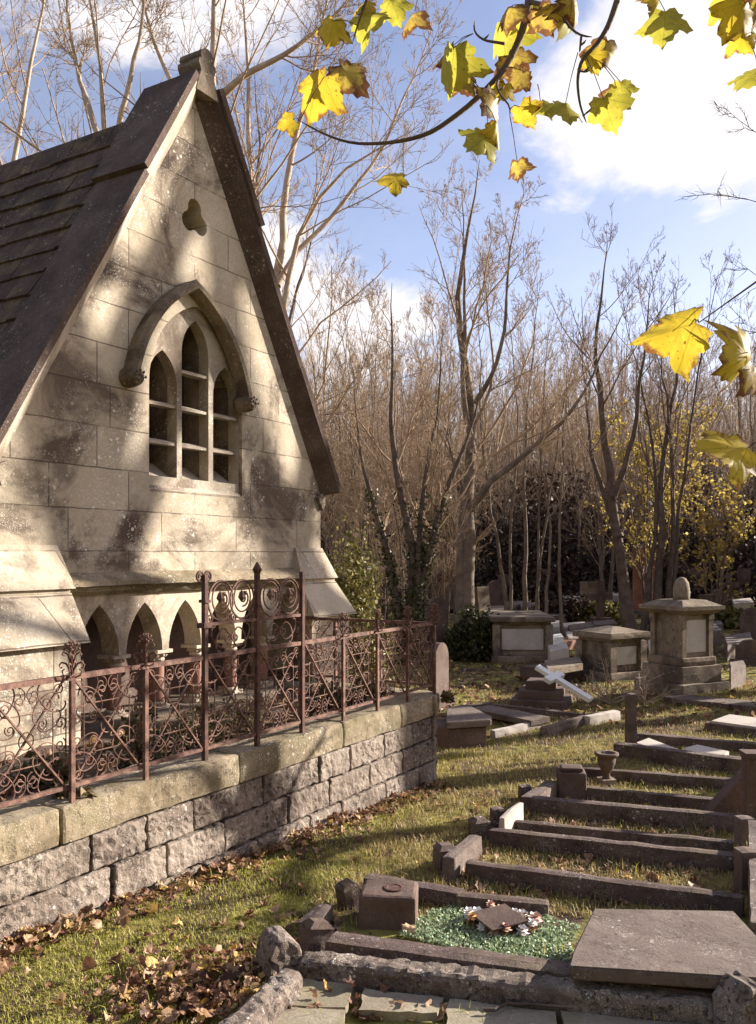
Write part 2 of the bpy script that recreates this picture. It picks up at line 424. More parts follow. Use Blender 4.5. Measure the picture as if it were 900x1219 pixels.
for px, py, rad, amt in ((770, 150, .24, .20), (840, 60, .16, .14), (640, 60, .16, -.02), (330, 30, .20, .16), (380, 400, .20, .16), (640, 350, .2, -.16), (860, 300, .18, -.2), (480, 180, .16, -.10), (150, 150, .2, -.06)):
    c = Vector(((px - HX) / F, 1, (HY - py) / F)).normalized()
    dist = t.n('ShaderNodeVectorMath', {0: d, 1: tuple(c)}, operation='DISTANCE').outputs['Value']
    b = t.math('MULTIPLY', t.math('SUBTRACT', 1, t.ramp(dist, 0, rad)), amt)
    bump = b if bump is None else t.math('ADD', bump, b)
cm = t.math('MAXIMUM', t.ramp(t.math('ADD', nz, bump), .50, .68), t.math('MULTIPLY', t.ramp(nz, .3, .6), .10))
bc = t.n('ShaderNodeBackground', {'Color': (1.0, .95, .95), 'Strength': .40})
mx = t.n('ShaderNodeMixShader', {0: t.math('MULTIPLY', cm, .95), 1: bg.outputs[0], 2: bc.outputs[0]})
w.node_tree.links.new(mx.outputs[0], wo.inputs[0])
S.view_settings.view_transform = 'Standard'; S.view_settings.look = 'None'
S.view_settings.exposure = 1.55; S.view_settings.gamma = 1; S.view_settings.use_curve_mapping = False
S.cycles.use_denoising = True
S.cycles.max_bounces = 6; S.cycles.diffuse_bounces = 3; S.cycles.glossy_bounces = 2; S.cycles.transmission_bounces = 3; S.cycles.transparent_max_bounces = 4
S.cycles.caustics_reflective = False; S.cycles.caustics_refractive = False

# ------------------------------------------------------------------ ground
def ground():
    u = np.linspace(-1, 1, 261); xs = np.sign(u) * (np.abs(u) ** 2.6) * 160 + u * 6
    vv = np.linspace(0, 1, 300); ys = -26 + 44 * vv + 190 * vv ** 3.2
    X, Y = np.meshgrid(xs, ys); Z = gz(X, Y)
    nx, ny = len(xs), len(ys)
    V = np.stack([X, Y, Z], -1).reshape(-1, 3)
    i, j = np.meshgrid(np.arange(nx - 1), np.arange(ny - 1)); a = (j * nx + i).ravel()
    me = npmesh('ground', V, np.stack([a, a + 1, a + nx + 1, a + nx], 1), 4)
    me.polygons.foreach_set('use_smooth', [True] * len(me.polygons))
    tag(link('ground', me, ground_mat()), kind='structure')
ground()

# ------------------------------------------------------------------ frame of the chapel and its wall
TH = math.atan2(.861, .509)                       # direction of the front along the ground
DV = Vector((.509, .861, 0)); NV = Vector((.861, -.509, 0))
P0 = Vector((-1.429, 3.324, 0))                   # a point of the front of the boundary wall
def wl(s, dn=0.0, z=0.0): return P0 + DV * s + NV * dn + Vector((0, 0, z))

def arch(a, rise, z0, n=10, cx=0.0):
    """pointed arch from the left springing over the apex to the right springing, (x,z)"""
    rad = (a * a + rise * rise) / (2 * a); c = rad - a
    th = math.asin(rise / rad); L = []
    for i in range(n + 1):
        q = th * i / n
        L.append((cx + c - rad * math.cos(q), z0 + rad * math.sin(q)))
    return L + [(2 * cx - p[0], p[1]) for p in L[-2::-1]]

def chapel():
    base = wl(2.55, -1.35, 0)
    c = empty('chapel', base, TH, 'small gothic stone chapel with steep gable and three-light window behind iron railing', 'chapel')
    HWD = 1.57; ZE = 2.12; ZA = 4.80
    sl_ = (ZA - ZE) / HWD; ang = math.atan(sl_)
    # front wall with openings
    win = [(-.44, 2.04), (.52, 2.04)] + arch(.48, .62, 2.74, cx=.04)[::-1]
    tre = []
    for a0, cx, cz in ((-30, 0, .068), (210, -.062, -.04), (90, .062, -.04)):
        for i in range(9):
            q = R(a0 + 240 * i / 8) if a0 == -30 else R(a0 - 120 + 0 + 240 * i / 8)
            pass
    for k, cen in enumerate((90, 210, 330)):
        cx, cz = .07 * math.cos(R(cen)), .07 * math.sin(R(cen))
        for i in range(9):
            q = R(cen - 105 + 210 * i / 8)
            tre.append((cx + .068 * math.cos(q), 3.97 + cz + .068 * math.sin(q)))
    outer = [(-HWD, 1.36), (HWD, 1.36), (HWD, ZE), (0, ZA), (-HWD, ZE)]
    m = MB(); m.extrude(outer, 0, .30, holes=[win, tre])
    m.build('wall', M_ash, c)
    # side and rear walls
    m = MB(); m.box(-HWD + .01, -HWD + .30, .31, 4.6, -.2, ZE - .02).box(HWD - .30, HWD - .01, .31, 4.6, -.2, ZE - .02)
    m.extrude([(-HWD + .02, -.2), (HWD - .02, -.2), (HWD - .02, ZE), (0, ZA - .06), (-HWD + .02, ZE)], 4.6, 4.85)
    m.build('side_wall', M_ash, c)
    # thin dark sheet behind the trefoil, coloured as the shade of the hollow
    m = MB(); m.box(-.25, .25, .302, .33, 3.75, 4.2); m.build('vent_shade_sheet', M_glass, c)
    # window: tracery plate, sill, transoms, glass
    W = empty('window', (0, 0, 0)); W.parent = c
    def lancet(cx, hw, zb, zs, rise): return [(cx - hw, zb), (cx + hw, zb)] + arch(hw, rise, zs, 8, cx)[::-1]
    inner = [(-.438, 2.05), (.518, 2.05)] + arch(.478, .615, 2.74, cx=.04)[::-1]
    hl = [lancet(-.285, .138, 2.13, 2.76, .23), lancet(.04, .138, 2.13, 3.02, .24), lancet(.365, .138, 2.13, 2.76, .23)]
    m = MB(); m.extrude(inner, .03, .12, holes=hl); m.build('tracery', M_trac, W)
    for hw, cx, zs in ((.138, -.285, (2.37, 2.63)), (.138, .04, (2.37, 2.63, 2.89)), (.138, .365, (2.37, 2.63))):
        for z in zs:
            m = MB()
            vs = [(cx - hw, .04, z - .02), (cx + hw, .04, z - .02), (cx + hw, .04, z), (cx - hw, .04, z), (cx - hw, .11, z - .02), (cx + hw, .11, z - .02), (cx + hw, .11, z + .024), (cx - hw, .11, z + .024)]
            m.add(vs, [(0, 1, 2, 3), (3, 2, 6, 7), (0, 4, 5, 1), (4, 7, 6, 5)])
            m.build('transom', M_trac, W)
    m = MB()
    vs = [(-.435, .0, 2.035), (.515, .0, 2.035), (.515, .10, 2.14), (-.435, .10, 2.14), (-.435, .0, 2.02), (.515, .0, 2.02), (.515, .25, 2.02), (-.435, .25, 2.02), (.515, .25, 2.24), (-.435, .25, 2.24)]
    m.add(vs, [(0, 1, 2, 3), (3, 2, 8, 9), (4, 5, 1, 0), (9, 8, 6, 7)]); m.build('sill', M_trac, W)
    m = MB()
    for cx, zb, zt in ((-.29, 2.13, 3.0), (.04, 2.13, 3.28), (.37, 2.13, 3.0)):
        # deep inner splay of each light, recess shade put into a darker stone
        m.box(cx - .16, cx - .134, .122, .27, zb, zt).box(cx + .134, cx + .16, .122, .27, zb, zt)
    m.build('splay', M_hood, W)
    m = MB(); m.box(-.42, .50, .272, .285, 2.1, 3.33); m.build('pane', M_glass, W)
    m = MB()
    for cx in (-.29, .04, .37):
        for k in range(2): m.box(cx - .045 + .09 * k - .003, cx - .045 + .09 * k + .003, .262, .271, 2.15, 3.3)
    for k in range(7): m.box(-.42, .50, .264, .272, 2.24 + .13 * k, 2.246 + .13 * k)
    m.build('glazing_bars', M_iron2, W)
    # hood mould over the window
    HC = -.065; path = arch(.565, .71, 2.75, 14, HC); path = [(.68 * x + .32 * (HC + (i - 14) / 14 * .565), .68 * z + .32 * (2.75 + .71 * (i if i <= 14 else 28 - i) / 14)) for i, (x, z) in enumerate(path)]
    m = MB(); prof = [(.042, 0), (.046, -.075), (.02, -.105), (-.012, -.10), (-.03, -.05), (-.035, 0)]
    vs = []; fs = []
    for i, (x, z) in enumerate(path):
        a = path[max(0, i - 1)]; b = path[min(len(path) - 1, i + 1)]
        tx, tz = b[0] - a[0], b[1] - a[1]; l = math.hypot(tx, tz); nx, nz = -tz / l, tx / l
        k = 1.0 if i != 14 else 1.15
        for u, y in prof: vs.append((x + nx * u * k, y, z + nz * u * k))
    n = len(prof)
    for i in range(len(path) - 1):
        for j in range(n - 1):
            fs.append((i * n + j, i * n + j + 1, (i + 1) * n + j + 1, (i + 1) * n + j))
    m.add(vs, fs); hm = m.build('hood_mould', M_hood, c)
    for sx in (-1, 1):
        m = MB(); m.lathe([(.02, -.02), (.045, -.015), (.06, 0), (.066, .04), (.064, .09), (.058, .12), (.05, .14), (.033, .15), (.012, .153)], 14, TR(HC + sx * .575, 0.03, 2.735) @ RX(R(90)))
        for k in range(12):
            q = k * .75; rr = .048 - .0034 * k
            m.lathe([(.003, -.009), (.010, 0), (.003, .009)], 6, TR(HC + sx * .575 + rr * math.cos(q), -.125, 2.735 + rr * math.sin(q)))
        m.build('label_stop', M_hood, hm, smooth=True)
    # gable coping, both slopes, with a front hollow below the edge
    cs = [(0.0, 0.0), (.10, -.115), (.145, -.12), (.145, .33), (-.06, .33), (-.06, .30), (0, .30)]
    cp = empty('gable_coping', (0, 0, 0)); cp.parent = c
    for sx in (-1, 1):
        m = MB(); L = HWD / math.cos(ang)
        def ring(d, extra=0.0, s0=1.0):
            # d = distance down the slope from the apex
            o = []
            for u, y in cs:
                uu = u + (extra if u > .05 else 0); yy = y - (extra * .6 if y < 0 else 0) + (extra * .6 if y > .31 else 0)
                o.append((sx * (d * math.cos(ang) + uu * math.sin(ang)), yy, ZA - d * math.sin(ang) + uu * math.cos(ang)))
            return o
        def seg(d0, d1, e0, e1):
            a, b = ring(d0, e0), ring(d1, e1); n = len(cs); fs = []
            for j in range(n): fs.append((j, (j + 1) % n, n + (j + 1) % n, n + j) if sx < 0 else (n + j, n + (j + 1) % n, (j + 1) % n, j))
            fs.append(tuple(range(n))); fs.append(tuple(range(2 * n - 1, n - 1, -1)))
            m.add(a + b, fs)
        cs0 = list(cs); cs[:] = [(.10, -.10), (.10, -.117), (.145, -.122), (.145, .33), (-.06, .33), (-.06, .30), (.0, .30)]
        seg(-.03, .92, .035, .035); seg(.925, 2.02, 0, .0); seg(2.027, L + .05, .004, .004)
        # kneeler at the foot
        m.build('coping_stone', M_weath_shade, cp)
        m = MB(); cs[:] = [(-.002, .004), (-.002, -.004), (.03, -.035), (.098, -.113), (.135, -.119), (.135, -.09), (.05, .0)]; seg(.0, L + .03, 0, 0); m.build('coping_moulding', M_dress if sx < 0 else M_weath_shade, cp); cs[:] = cs0  # right moulding takes the dark stone: its shaded side is painted in
        m = MB()
        x0 = HWD - .16; z0 = ZE - .02
        pts = [(sx * (HWD + .002), ZE - .14), (sx * (HWD + .03), ZE - .09), (sx * (HWD + .035), ZE - .03), (sx * (HWD - .03), ZE + .0), (sx * (HWD - .08), ZE - .04)]
        m.extrude(pts, -.03, .28); m.build('kneeler', M_ash, cp)
    # saddle stone with rolled crest
    prof = [(-.16, -.22), (-.13, -.10), (-.09, .02), (-.105, .06), (-.125, .10), (-.12, .15), (-.085, .165), (-.10, .20), (-.09, .245), (-.05, .285), (0, .30),
            (.05, .285), (.09, .245), (.10, .20), (.085, .165), (.12, .15), (.125, .10), (.105, .06), (.09, .02), (.13, -.10), (.16, -.22)]
    m = MB(); m.extrude([(x * .70, ZA + .145 + z * .62) for x, z in prof], -.12, .08)
    m.build('saddle_stone', M_hood, cp)
    # roof: two slopes of stepped stone tiles
    ZR = ZA - .03
    for sx in (-1, 1):
        m = MB(); L = HWD / math.cos(ang) + .12; n = 15; ex = L / n
        for k in range(n):
            d0 = L - ex * k; d1 = d0 - ex * 1.12
            # eave end is thick, upper end tucked below the next course
            yy = .335; rj = random.Random(k + 50 * (sx > 0))
            while yy < 4.7:
                wd = rj.uniform(.24, .40); y1 = min(4.72, yy + wd); j = rj.uniform(-.006, .006); e = rj.uniform(-.012, .012)
                q = []
                for dd, u in ((d0 + e, .0 + j), (d0 + e, .034 + j), (max(d1, 0), .012), (max(d1, 0), -.012)):
                    q.append((sx * (dd * math.cos(ang) + u * math.sin(ang)), ZR - dd * math.sin(ang) + u * math.cos(ang)))
                m.extrude(q, yy + .003, y1 - .003)
                yy = y1
        m.build('roof', M_roof, c)
    m = MB(); yy = .335
    while yy < 4.7:
        y1 = min(4.75, yy + .42)
        m.extrude([(-.13, ZR - .16), (-.11, ZR - .12), (-.03, ZR + .035), (.03, ZR + .035), (.11, ZR - .12), (.13, ZR - .16), (0, ZR + .0)], yy + .004, y1 - .004); yy = y1
    m.build('ridge_tile', M_roof, c)
    # string course
    m = MB(); prof = [(0.0, 1.49), (-.10, 1.435), (-.105, 1.41), (-.06, 1.40), (-.05, 1.375), (-.02, 1.352), (0.0, 1.352)]
    xs = np.linspace(-1.15, 1.24, 30); vs = []; fs = []; n = len(prof)
    for x in xs:
        for y, z in prof: vs.append((x, y + .012 * mnoise.noise(Vector((x * 7, z * 9, 1))) * (y < -.02), z + .008 * mnoise.noise(Vector((x * 9, y * 9, 4)))))
    for i in range(len(xs) - 1):
        for j in range(n - 1): fs.append((i * n + j, (i + 1) * n + j, (i + 1) * n + j + 1, i * n + j + 1))
    m.add(vs, fs); m.build('string_course', M_cope, c)
    # blind arcade below: pierced band, columns, rear wall, plinth
    cen = [.11 + .384 * (k - 2.5) for k in range(6)]
    hw = .162; out = [(-1.2, 1.352), (-1.2, .955)]
    for cx in cen: out += arch(hw, .33, .955, 9, cx)
    out += [(1.30, .955), (1.30, 1.352)]
    m = MB(); m.extrude(out[::-1], .012, .17); m.build('arcade', M_dress, c)
    m = MB(); m.box(-1.54, 1.54, .44, .50, -.1, 1.358); m.build('rear_wall', M_dark, c)  # rear wall and plinth in darker stone, painted-in shade of the arches
    m = MB(); m.box(-1.5, 1.5, .0, .432, 1.354, 1.358); m.box(-1.3, 1.3, -.10, .432, -.1, .545); m.build('plinth', M_hood, c)
    for k in range(7):
        x = .11 + .384 * (k - 3)
        col = MB(); col.lathe([(.05, .60), (.046, .62), (.046, .84), (.044, .875)], 14, TR(x, .09, 0))
        co = col.build('column', M_granite, c, smooth=True)
        m = MB(); m.box(x - .066, x + .066, .025, .165, .548, .575); m.lathe([(.064, .576), (.066, .588), (.052, .6)], 14, TR(x, .09, 0))
        m.build('column_base', M_dress, co)
        m = MB(); m.lathe([(.045, .875), (.05, .885), (.046, .893), (.05, .905), (.066, .928)], 14, TR(x, .09, 0)); m.box(x - .072, x + .072, .015, .168, .93, .9535)
        for q in range(8):
            a = q * math.pi / 4; m.lathe([(.003, -.012), (.013, 0), (.003, .012)], 6, TR(x + .056 * math.cos(a), .09 + .056 * math.sin(a), .912))
        m.build('capital', M_dress, co)
    # clasping buttresses with two weathered offsets
    for sx in (-1, 1):
        m = MB(); xi, xo = (1.14, HWD + .012)
        def B(a, bb, f, y1=.6):
            x0, x1 = (a, bb) if sx > 0 else (-bb, -a)
            return (x0, x1, f, y1)
        m.frustum(B(xi + .0, xo + .09, -.115), 1.40, B(xi + .05, xo - .004, -.012), 1.655)
        m.box(*B(xi + .02, xo + .07, -.09), 1.375, 1.399)
        m.frustum(B(xi + .0, xo + .20, -.24), 1.09, B(xi + .015, xo + .07, -.095), 1.374)
        m.box(*B(xi + .03, xo + .15, -.19), -.2, 1.088)
        m.build('buttress', M_ash, c)
    return c
chapel()

# ------------------------------------------------------------------ boundary wall, terrace and railing
def wall():
    c = empty('boundary_wall', P0, TH, 'low rock-faced stone wall with mossy coping curving below the iron railing', 'wall')
    rg = random.Random(3); S0, S1 = -1.6, 3.60
    courses = [(.262, .158), (.098, .16), (-.07, .164), (-.24, .166)]
    m = MB()
    for ci, (z, hh) in enumerate(courses):
        s = S0 - rg.uniform(0, .3)
        while s < S1 - .02:
            L = rg.uniform(.30, .58)
            if s + L > S1 - .15: L = S1 - s
            k = rg.random()
            m.rbox(L - .012, .26, hh - .008, .010, .02, .008, 26, TR(s + L / 2, .13 + rg.uniform(-.008, .008), z), seed=rg.uniform(0, 90), cap=26)
            s += L
        # rounded corner and return
        for a in range(3):
            q = R(15 + 30 * a)
            m.rbox(.11, .24, hh - .008, .016, .03, .02, 11, TR(S1, .18, z) @ RZ(q) @ TR(0, -.06, 0), seed=rg.uniform(0, 90))
        y = .17
        while y < 1.9:
            L = rg.uniform(.3, .5)
            m.rbox(.24, L - .012, hh - .008, .016, .04, .02, 11, TR(S1 + .06, y + L / 2, z), seed=rg.uniform(0, 90)); y += L
    m.build('rock_faced_blocks', M_rock, c)
    m = MB(); m.box(S0, S1 - .03, .05, .24, -.4, .42); m.box(S1 - .03, S1 + .13, .2, 1.9, -.4, .42); m.build('core', M_mortar, c)
    m = MB(); s = S0
    for L in (.9, .98, 1.12, .98, .72, .5):
        L = min(L, S1 - s)
        if L < .05: break
        m.rbox(L - .006, .30, .155, .018, .05, .010, 7, TR(s + L / 2, .14, .418), seed=s * 5 + 9, cap=26); s += L
    for a in range(3):
        q = R(15 + 30 * a)
        m.rbox(.125, .28, .155, .018, .05, .008, 7, TR(S1, .18, .418) @ RZ(q) @ TR(0, -.06, 0), seed=a)
    y = .18
    while y < 1.9:
        m.rbox(.28, .55, .155, .018, .06, .008, 7, TR(S1 + .05, y + .28, .418), seed=y); y += .56
    m.build('coping', M_cope, c)
    # terrace between wall and chapel
    xs = np.linspace(S0, S1 - .02, 70); ys = np.linspace(.24, 6.5, 50)
    X, Y = np.meshgrid(xs, ys)
    Z = .50 + .03 * np.sin(5 * X + 2) * np.sin(7 * Y) + .02 * np.sin(13 * X) * np.sin(11 * Y + 1)
    a = (np.arange(49)[:, None] * 70 + np.arange(69)[None]).ravel()
    me = npmesh('terrace', np.stack([X, Y, Z], -1), np.stack([a, a + 1, a + 71, a + 70], 1), 4)
    tag(link('terrace', me, M_soil, None, P0, TH), kind='structure')
wall()

def curl(p0, p1, k0=2.6, k1=16.0, pw=3, n=46, flip=False):
    """C-scroll: gentle bow that winds up at both ends; ends mapped on p0 and p1 (x,z)"""
    us = np.linspace(0, 1, n); kk = k0 + k1 * np.abs(2 * us - 1) ** pw
    th = np.concatenate([[0], np.cumsum((kk[1:] + kk[:-1]) / 2 * np.diff(us))])
    x = np.cumsum(np.cos(th)); z = np.cumsum(np.sin(th)); pts = np.stack([x, z], 1)
    i0, i1 = int(n * .16), int(n * .84)
    a, b = pts[i0], pts[i1]; v = b - a; wv = np.array(p1) - np.array(p0)
    if flip: pts = pts * [1, -1]; a, b = pts[i0], pts[i1]; v = b - a
    s = np.hypot(*wv) / np.hypot(*v); q = math.atan2(wv[1], wv[0]) - math.atan2(v[1], v[0])
    c, sn = math.cos(q) * s, math.sin(q) * s
    pts = pts - a
    return np.stack([pts[:, 0] * c - pts[:, 1] * sn + p0[0], pts[:, 0] * sn + pts[:, 1] * c + p0[1]], 1)

def scurl(cx, cz, r, a0, turns, n=22):
    L = []
    for i in range(n):
        u = i / (n - 1); q = a0 + turns * 2 * math.pi * u; rr = r * (1 - .8 * u)
        L.append((cx + rr * math.cos(q), cz + rr * math.sin(q)))
    return L

def railing():
    c = empty('iron_railing', wl(0, -.05, 0), TH, 'rusty wrought iron railing of scrollwork panels along the top of the stone wall', 'railing')
    SP = [.362 + .4145 * k for k in range(-2, 9)]; ZT, ZB = 1.088, .634; X1 = SP[-1]
    def T(m, pts, r=.0055, n=5, y=0.0): m.tube([(p[0], y, p[1]) for p in pts], r, n)
    # rails
    m = MB(); m.box(SP[0], X1, -.012, .012, ZT - .011, ZT + .011); m.build('top_rail', M_iron, c)
    m = MB(); m.box(SP[0], X1, -.011, .011, ZB - .008, ZB + .008); m.build('bottom_rail', M_iron, c)
    wd = .4145
    def panel(seed):
        m = MB(); hw = wd / 2 - .012; z0, z1 = ZB + .008, ZT - .011; H = z1 - z0; zc = (z0 + z1) / 2
        m.box(-.0035, .0035, -.0045, .0045, -.29, .29, TR(0, .004, zc) @ RY(R(40)))
        m.box(-.0035, .0035, -.0045, .0045, -.29, .29, TR(0, -.007, zc) @ RY(R(-40)))
        for sx in (-1, 1):
            for sz in (-1, 1):
                f = lambda x, z: (sx * x, zc + sz * z)
                T(m, [f(p[0], p[1]) for p in curl((.055, .20), (.175, .10), 2.2, 13)], .0036)      # hanging lyre
                T(m, [f(p[0], p[1]) for p in curl((.03, .085), (.14, .175), 2.0, 12, flip=True)], .0032)
                T(m, [f(p[0], p[1]) for p in scurl(.035, .178, .036, R(90), 1.4)], .003)
                T(m, [f(p[0], p[1]) for p in scurl(.158, .185, .026, R(180), -1.3)], .003)
                T(m, [f(p[0], p[1]) for p in scurl(.165, .045, .030, R(-60), 1.4)], .003)
            T(m, [(sx * .128, zc - .11), (sx * .128, zc + .11)], .003)
            for sz in (-1, 1):
                T(m, [(sx * p[0], zc + sz * p[1]) for p in curl((.065, .03), (.165, .085), 2.2, 14)], .0028); T(m, [(sx * p[0], zc + sz * p[1]) for p in scurl(.095, .135, .030, R(-120), 1.5)], .0028); T(m, [(sx * p[0], zc + sz * p[1]) for p in scurl(.075, .055, .024, R(40), -1.4)], .0028)
            T(m, [(sx * (hw - .002), zc - .1), (sx * (hw - .002), zc + .1)], .003)
        T(m, [(-.07, zc + .105), (.07, zc + .105)], .003); T(m, [(-.07, zc - .105), (.07, zc - .105)], .003)
        T(m, [(.035 * math.cos(q), zc + .035 * math.sin(q)) for q in np.linspace(0, 2 * math.pi, 15)], .003)
        for sz in (-1, 1):
            T(m, scurl(.028, zc + sz * .155, .028, R(-90 * sz), 1.2), .003); T(m, scurl(-.028, zc + sz * .155, .028, R(180 + 90 * sz), -1.2), .003)
        me = bpy.data.meshes.new('scroll_panel'); me.from_pydata(m.v, [], m.f); me.update(); me.materials.append(M_iron)
        return me
    pm = panel(0)
    for k in range(len(SP) - 1): link('scroll_panel', pm, None, c, ((SP[k] + SP[k + 1]) / 2, 0, 0))
    # return side of the railing
    m = MB(); m.box(X1 - .012, X1 + .012, 0.013, 1.55, ZT - .011, ZT + .011); m.build('top_rail', M_iron, c)
    m = MB(); m.box(X1 - .011, X1 + .011, 0.013, 1.55, ZB - .008, ZB + .008); m.build('bottom_rail', M_iron, c)
    for k in range(3): link('scroll_panel', pm, None, c, (X1, .03 + wd * (k + .5), 0), R(90))
    # finials: a spray of curls
    fm = MB()
    for a in range(4):
        M = RZ(a * math.pi / 2)
        def F3(pts, r): fm.tube([M @ Vector((p[0], 0, p[1])) for p in pts], r, 5)
        F3([(0, .0), (.012, .03), (.03, .055), (.052, .062), (.064, .048), (.058, .034), (.047, .036)], [.006, .006, .005, .005, .005, .005, .005])
        F3([(0, .03), (.010, .07), (.022, .10), (.042, .112), (.05, .10), (.043, .092)], [.005, .005, .004, .004, .004, .004])
        F3([(0.0, .0), (.02, -.012), (.045, .0), (.05, .02), (.038, .028)], .0045)
        for j, (x, z) in enumerate(((.02, .135), (.035, .125), (.012, .16), (.03, .15))):
            fm.lathe([(.001, -.009), (.008, 0), (.001, .009)], 5, M @ TR(x, .01 * (j % 2), z))
            F3([(.004, .10), (x, z)], .0025)
    fm.tube([(0, 0, -.01), (0, 0, .10), (0, 0, .155)], [.008, .006, .003], 6)
    fme = bpy.data.meshes.new('finial'); fme.from_pydata(fm.v, [], fm.f); fme.update(); fme.materials.append(M_iron)
    tall = (4, 5, 6)
    for k, s in enumerate(SP):
        m = MB(); top = 1.50 if k in tall else ZT
        rr = .0105 if k not in tall else .012
        if k in tall:
            m.box(s - rr, s + rr, -rr - .006, rr - .006, .54, top)
        else:
            m.box(s - rr, s + rr, -.030, -.0125, .54, top - .0115)
        if k in (4,):
            for sx in (-1, 1): T(m, scurl(s + sx * .03, top - .012, .03, R(180 if sx > 0 else 0), sx * -1.6), .006)
            m.box(s - .03, s + .03, -.03, .02, 1.235, 1.26); m.box(s - .02, s + .02, -.028, .016, 1.36, 1.375)
        if k == 5: m.lathe([(.018, 0), (.026, .02), (.012, .045), (.003, .06)], 8, TR(s, -.006, top))
        if k == 6: pass
        m.build('post', M_iron if k not in tall else M_iron2, c)
        if k not in tall: link('finial', fme, None, c, (s, -.02, ZT + .012), .3 * k).scale = (.8, .8, .85)
    for yy in (.43, .845, 1.26):
        m = MB(); m.box(X1 - .0115, X1 + .0115, yy, yy + .024, .54, ZT - .0115); m.build('post', M_iron, c)
    # tall overthrow panels between the three tall posts
    for k in (4, 5):
        a, b = SP[k], SP[k + 1]; x = (a + b) / 2; m = MB()
        m.box(a, b, -.012, .009, 1.243, 1.259)
        def ring(cx, cz, r, rr=.0055, e=1.0): T(m, [(cx + r * math.cos(q), cz + e * r * math.sin(q)) for q in np.linspace(0, 2 * math.pi, 26)], rr)
        for dx in (-.08, .09):
            ring(x + dx, 1.365, .096, .006, 1.05); ring(x + dx, 1.375, .066, .0045, 1.15)
            T(m, scurl(x + dx + .01, 1.372, .045, R(-100), 1.5), .005)
            m.lathe([(.002, -.03), (.02, -.005), (.012, .02), (.002, .032)], 6, TR(x + dx - .005, 0, 1.38)); m.lathe([(.002, -.02), (.014, 0), (.002, .02)], 5, TR(x + dx + .02, 0, 1.395) @ RY(.9))
        for dx in (-.16, -.02, .015, .17): T(m, scurl(x + dx, 1.275, .026, R(-90), 1.4 if dx > 0 else -1.4), .0045)
        for sx in (-1, 1):
            T(m, [(x + sx * p[0], p[1]) for p in curl((.045, 1.125), (.15, 1.215), 2, 13)], .005)
            T(m, [(x + sx * p[0], p[1]) for p in curl((.06, 1.22), (.11, 1.115), 2, 13, flip=True)], .0045)
            T(m, scurl(x + sx * .03, 1.17, .03, R(90), sx * 1.5), .0045)
        m.build('overthrow_panel', M_iron, c)
railing()

# ------------------------------------------------------------------ trees
def tubes(P, Rd, n):
    """P [B,K,3] paths, Rd [B,K] radii -> verts, quads"""
    B, K, _ = P.shape
    if B == 0: return np.zeros((0, 3)), np.zeros((0, 4), int)
    T = np.gradient(P, axis=1); T /= np.linalg.norm(T, axis=2, keepdims=True) + 1e-9
    ref = np.where(np.abs(T[:, :1, 2:3]) < .8, np.array([0, 0, 1.0]), np.array([1.0, 0, 0]))
    U = np.cross(T, ref); U /= np.linalg.norm(U, axis=2, keepdims=True) + 1e-9
    Wv = np.cross(T, U); a = np.arange(n) * 2 * math.pi / n
    V = P[:, :, None] + (U[:, :, None] * np.cos(a)[:, None] + Wv[:, :, None] * np.sin(a)[:, None]) * Rd[:, :, None, None]
    base = (np.arange(B) * K * n)[:, None, None]; i = (np.arange(K - 1) * n)[None, :, None]; j = np.arange(n)[None, None, :]; j2 = (j + 1) % n
    q = np.stack([base + i + j, base + i + j2, base + i + n + j2, base + i + n + j], -1)
    return V.reshape(-1, 3), q.reshape(-1, 4)

def resample(pts, n):
    pts = np.asarray(pts, float); d = np.concatenate([[0], np.cumsum(np.linalg.norm(np.diff(pts, axis=0), axis=1))]); u = np.linspace(0, d[-1], n)
    # Catmull-like smoothing through dense linear interpolation and a short blur
    out = np.stack([np.interp(u, d, pts[:, k]) for k in range(3)], 1)
    for _ in range(2): out[1:-1] = .25 * out[:-2] + .5 * out[1:-1] + .25 * out[2:]
    return out

def sprout(rg, P, Rd, n, t0, t1, ang, L, K, up=.15, wob=.12, rf=.55, rmin=.003, taper=.25, lenfall=.5, jit=.35):
    """n side branches on every path"""
    B, K0, _ = P.shape
    tt = np.sort(rg.uniform(t0, t1, (B, n)), axis=1); f = tt * (K0 - 1); i = np.minimum(f.astype(int), K0 - 2); fr = (f - i)[..., None]
    bi = np.arange(B)[:, None]
    o = P[bi, i] * (1 - fr) + P[bi, i + 1] * fr
    tg = P[bi, i + 1] - P[bi, i]; tg /= np.linalg.norm(tg, axis=2, keepdims=True) + 1e-9
    rad = Rd[bi, i] * (1 - fr[..., 0]) + Rd[bi, i + 1] * fr[..., 0]
    rv = rg.normal(size=tg.shape); pr = rv - tg * (rv * tg).sum(2, keepdims=True); pr /= np.linalg.norm(pr, axis=2, keepdims=True) + 1e-9
    a = np.radians(ang) * (1 + rg.uniform(-jit, jit, (B, n, 1)))
    d = tg * np.cos(a) + pr * np.sin(a)
    plen = np.linalg.norm(np.diff(P, axis=1), axis=2).sum(1)[:, None]
    ln = plen * L * (1 - lenfall * (tt - t0) / max(t1 - t0, 1e-6)) * rg.uniform(.6, 1.25, (B, n))
    o = o.reshape(-1, 3); d = d.reshape(-1, 3); ln = ln.reshape(-1, 1); rad = np.maximum(rad.reshape(-1) * rf, rmin)
    Q = [o]; st = ln / (K - 1)
    for k in range(K - 1):
        d = d + rg.normal(size=d.shape) * wob + np.array([0, 0, up]) / (K - 1) * 2
        d /= np.linalg.norm(d, axis=1, keepdims=True); Q.append(Q[-1] + d * st)
    return np.stack(Q, 1), rad[:, None] * np.linspace(1, taper, K)[None]

def bump_mesh(name, parts):
    Vs, Fs, n = [], [], 0
    for V, Fq in parts: Vs.append(V); Fs.append(Fq + n); n += len(V)
    return npmesh(name, np.concatenate(Vs), np.concatenate(Fs), 4)

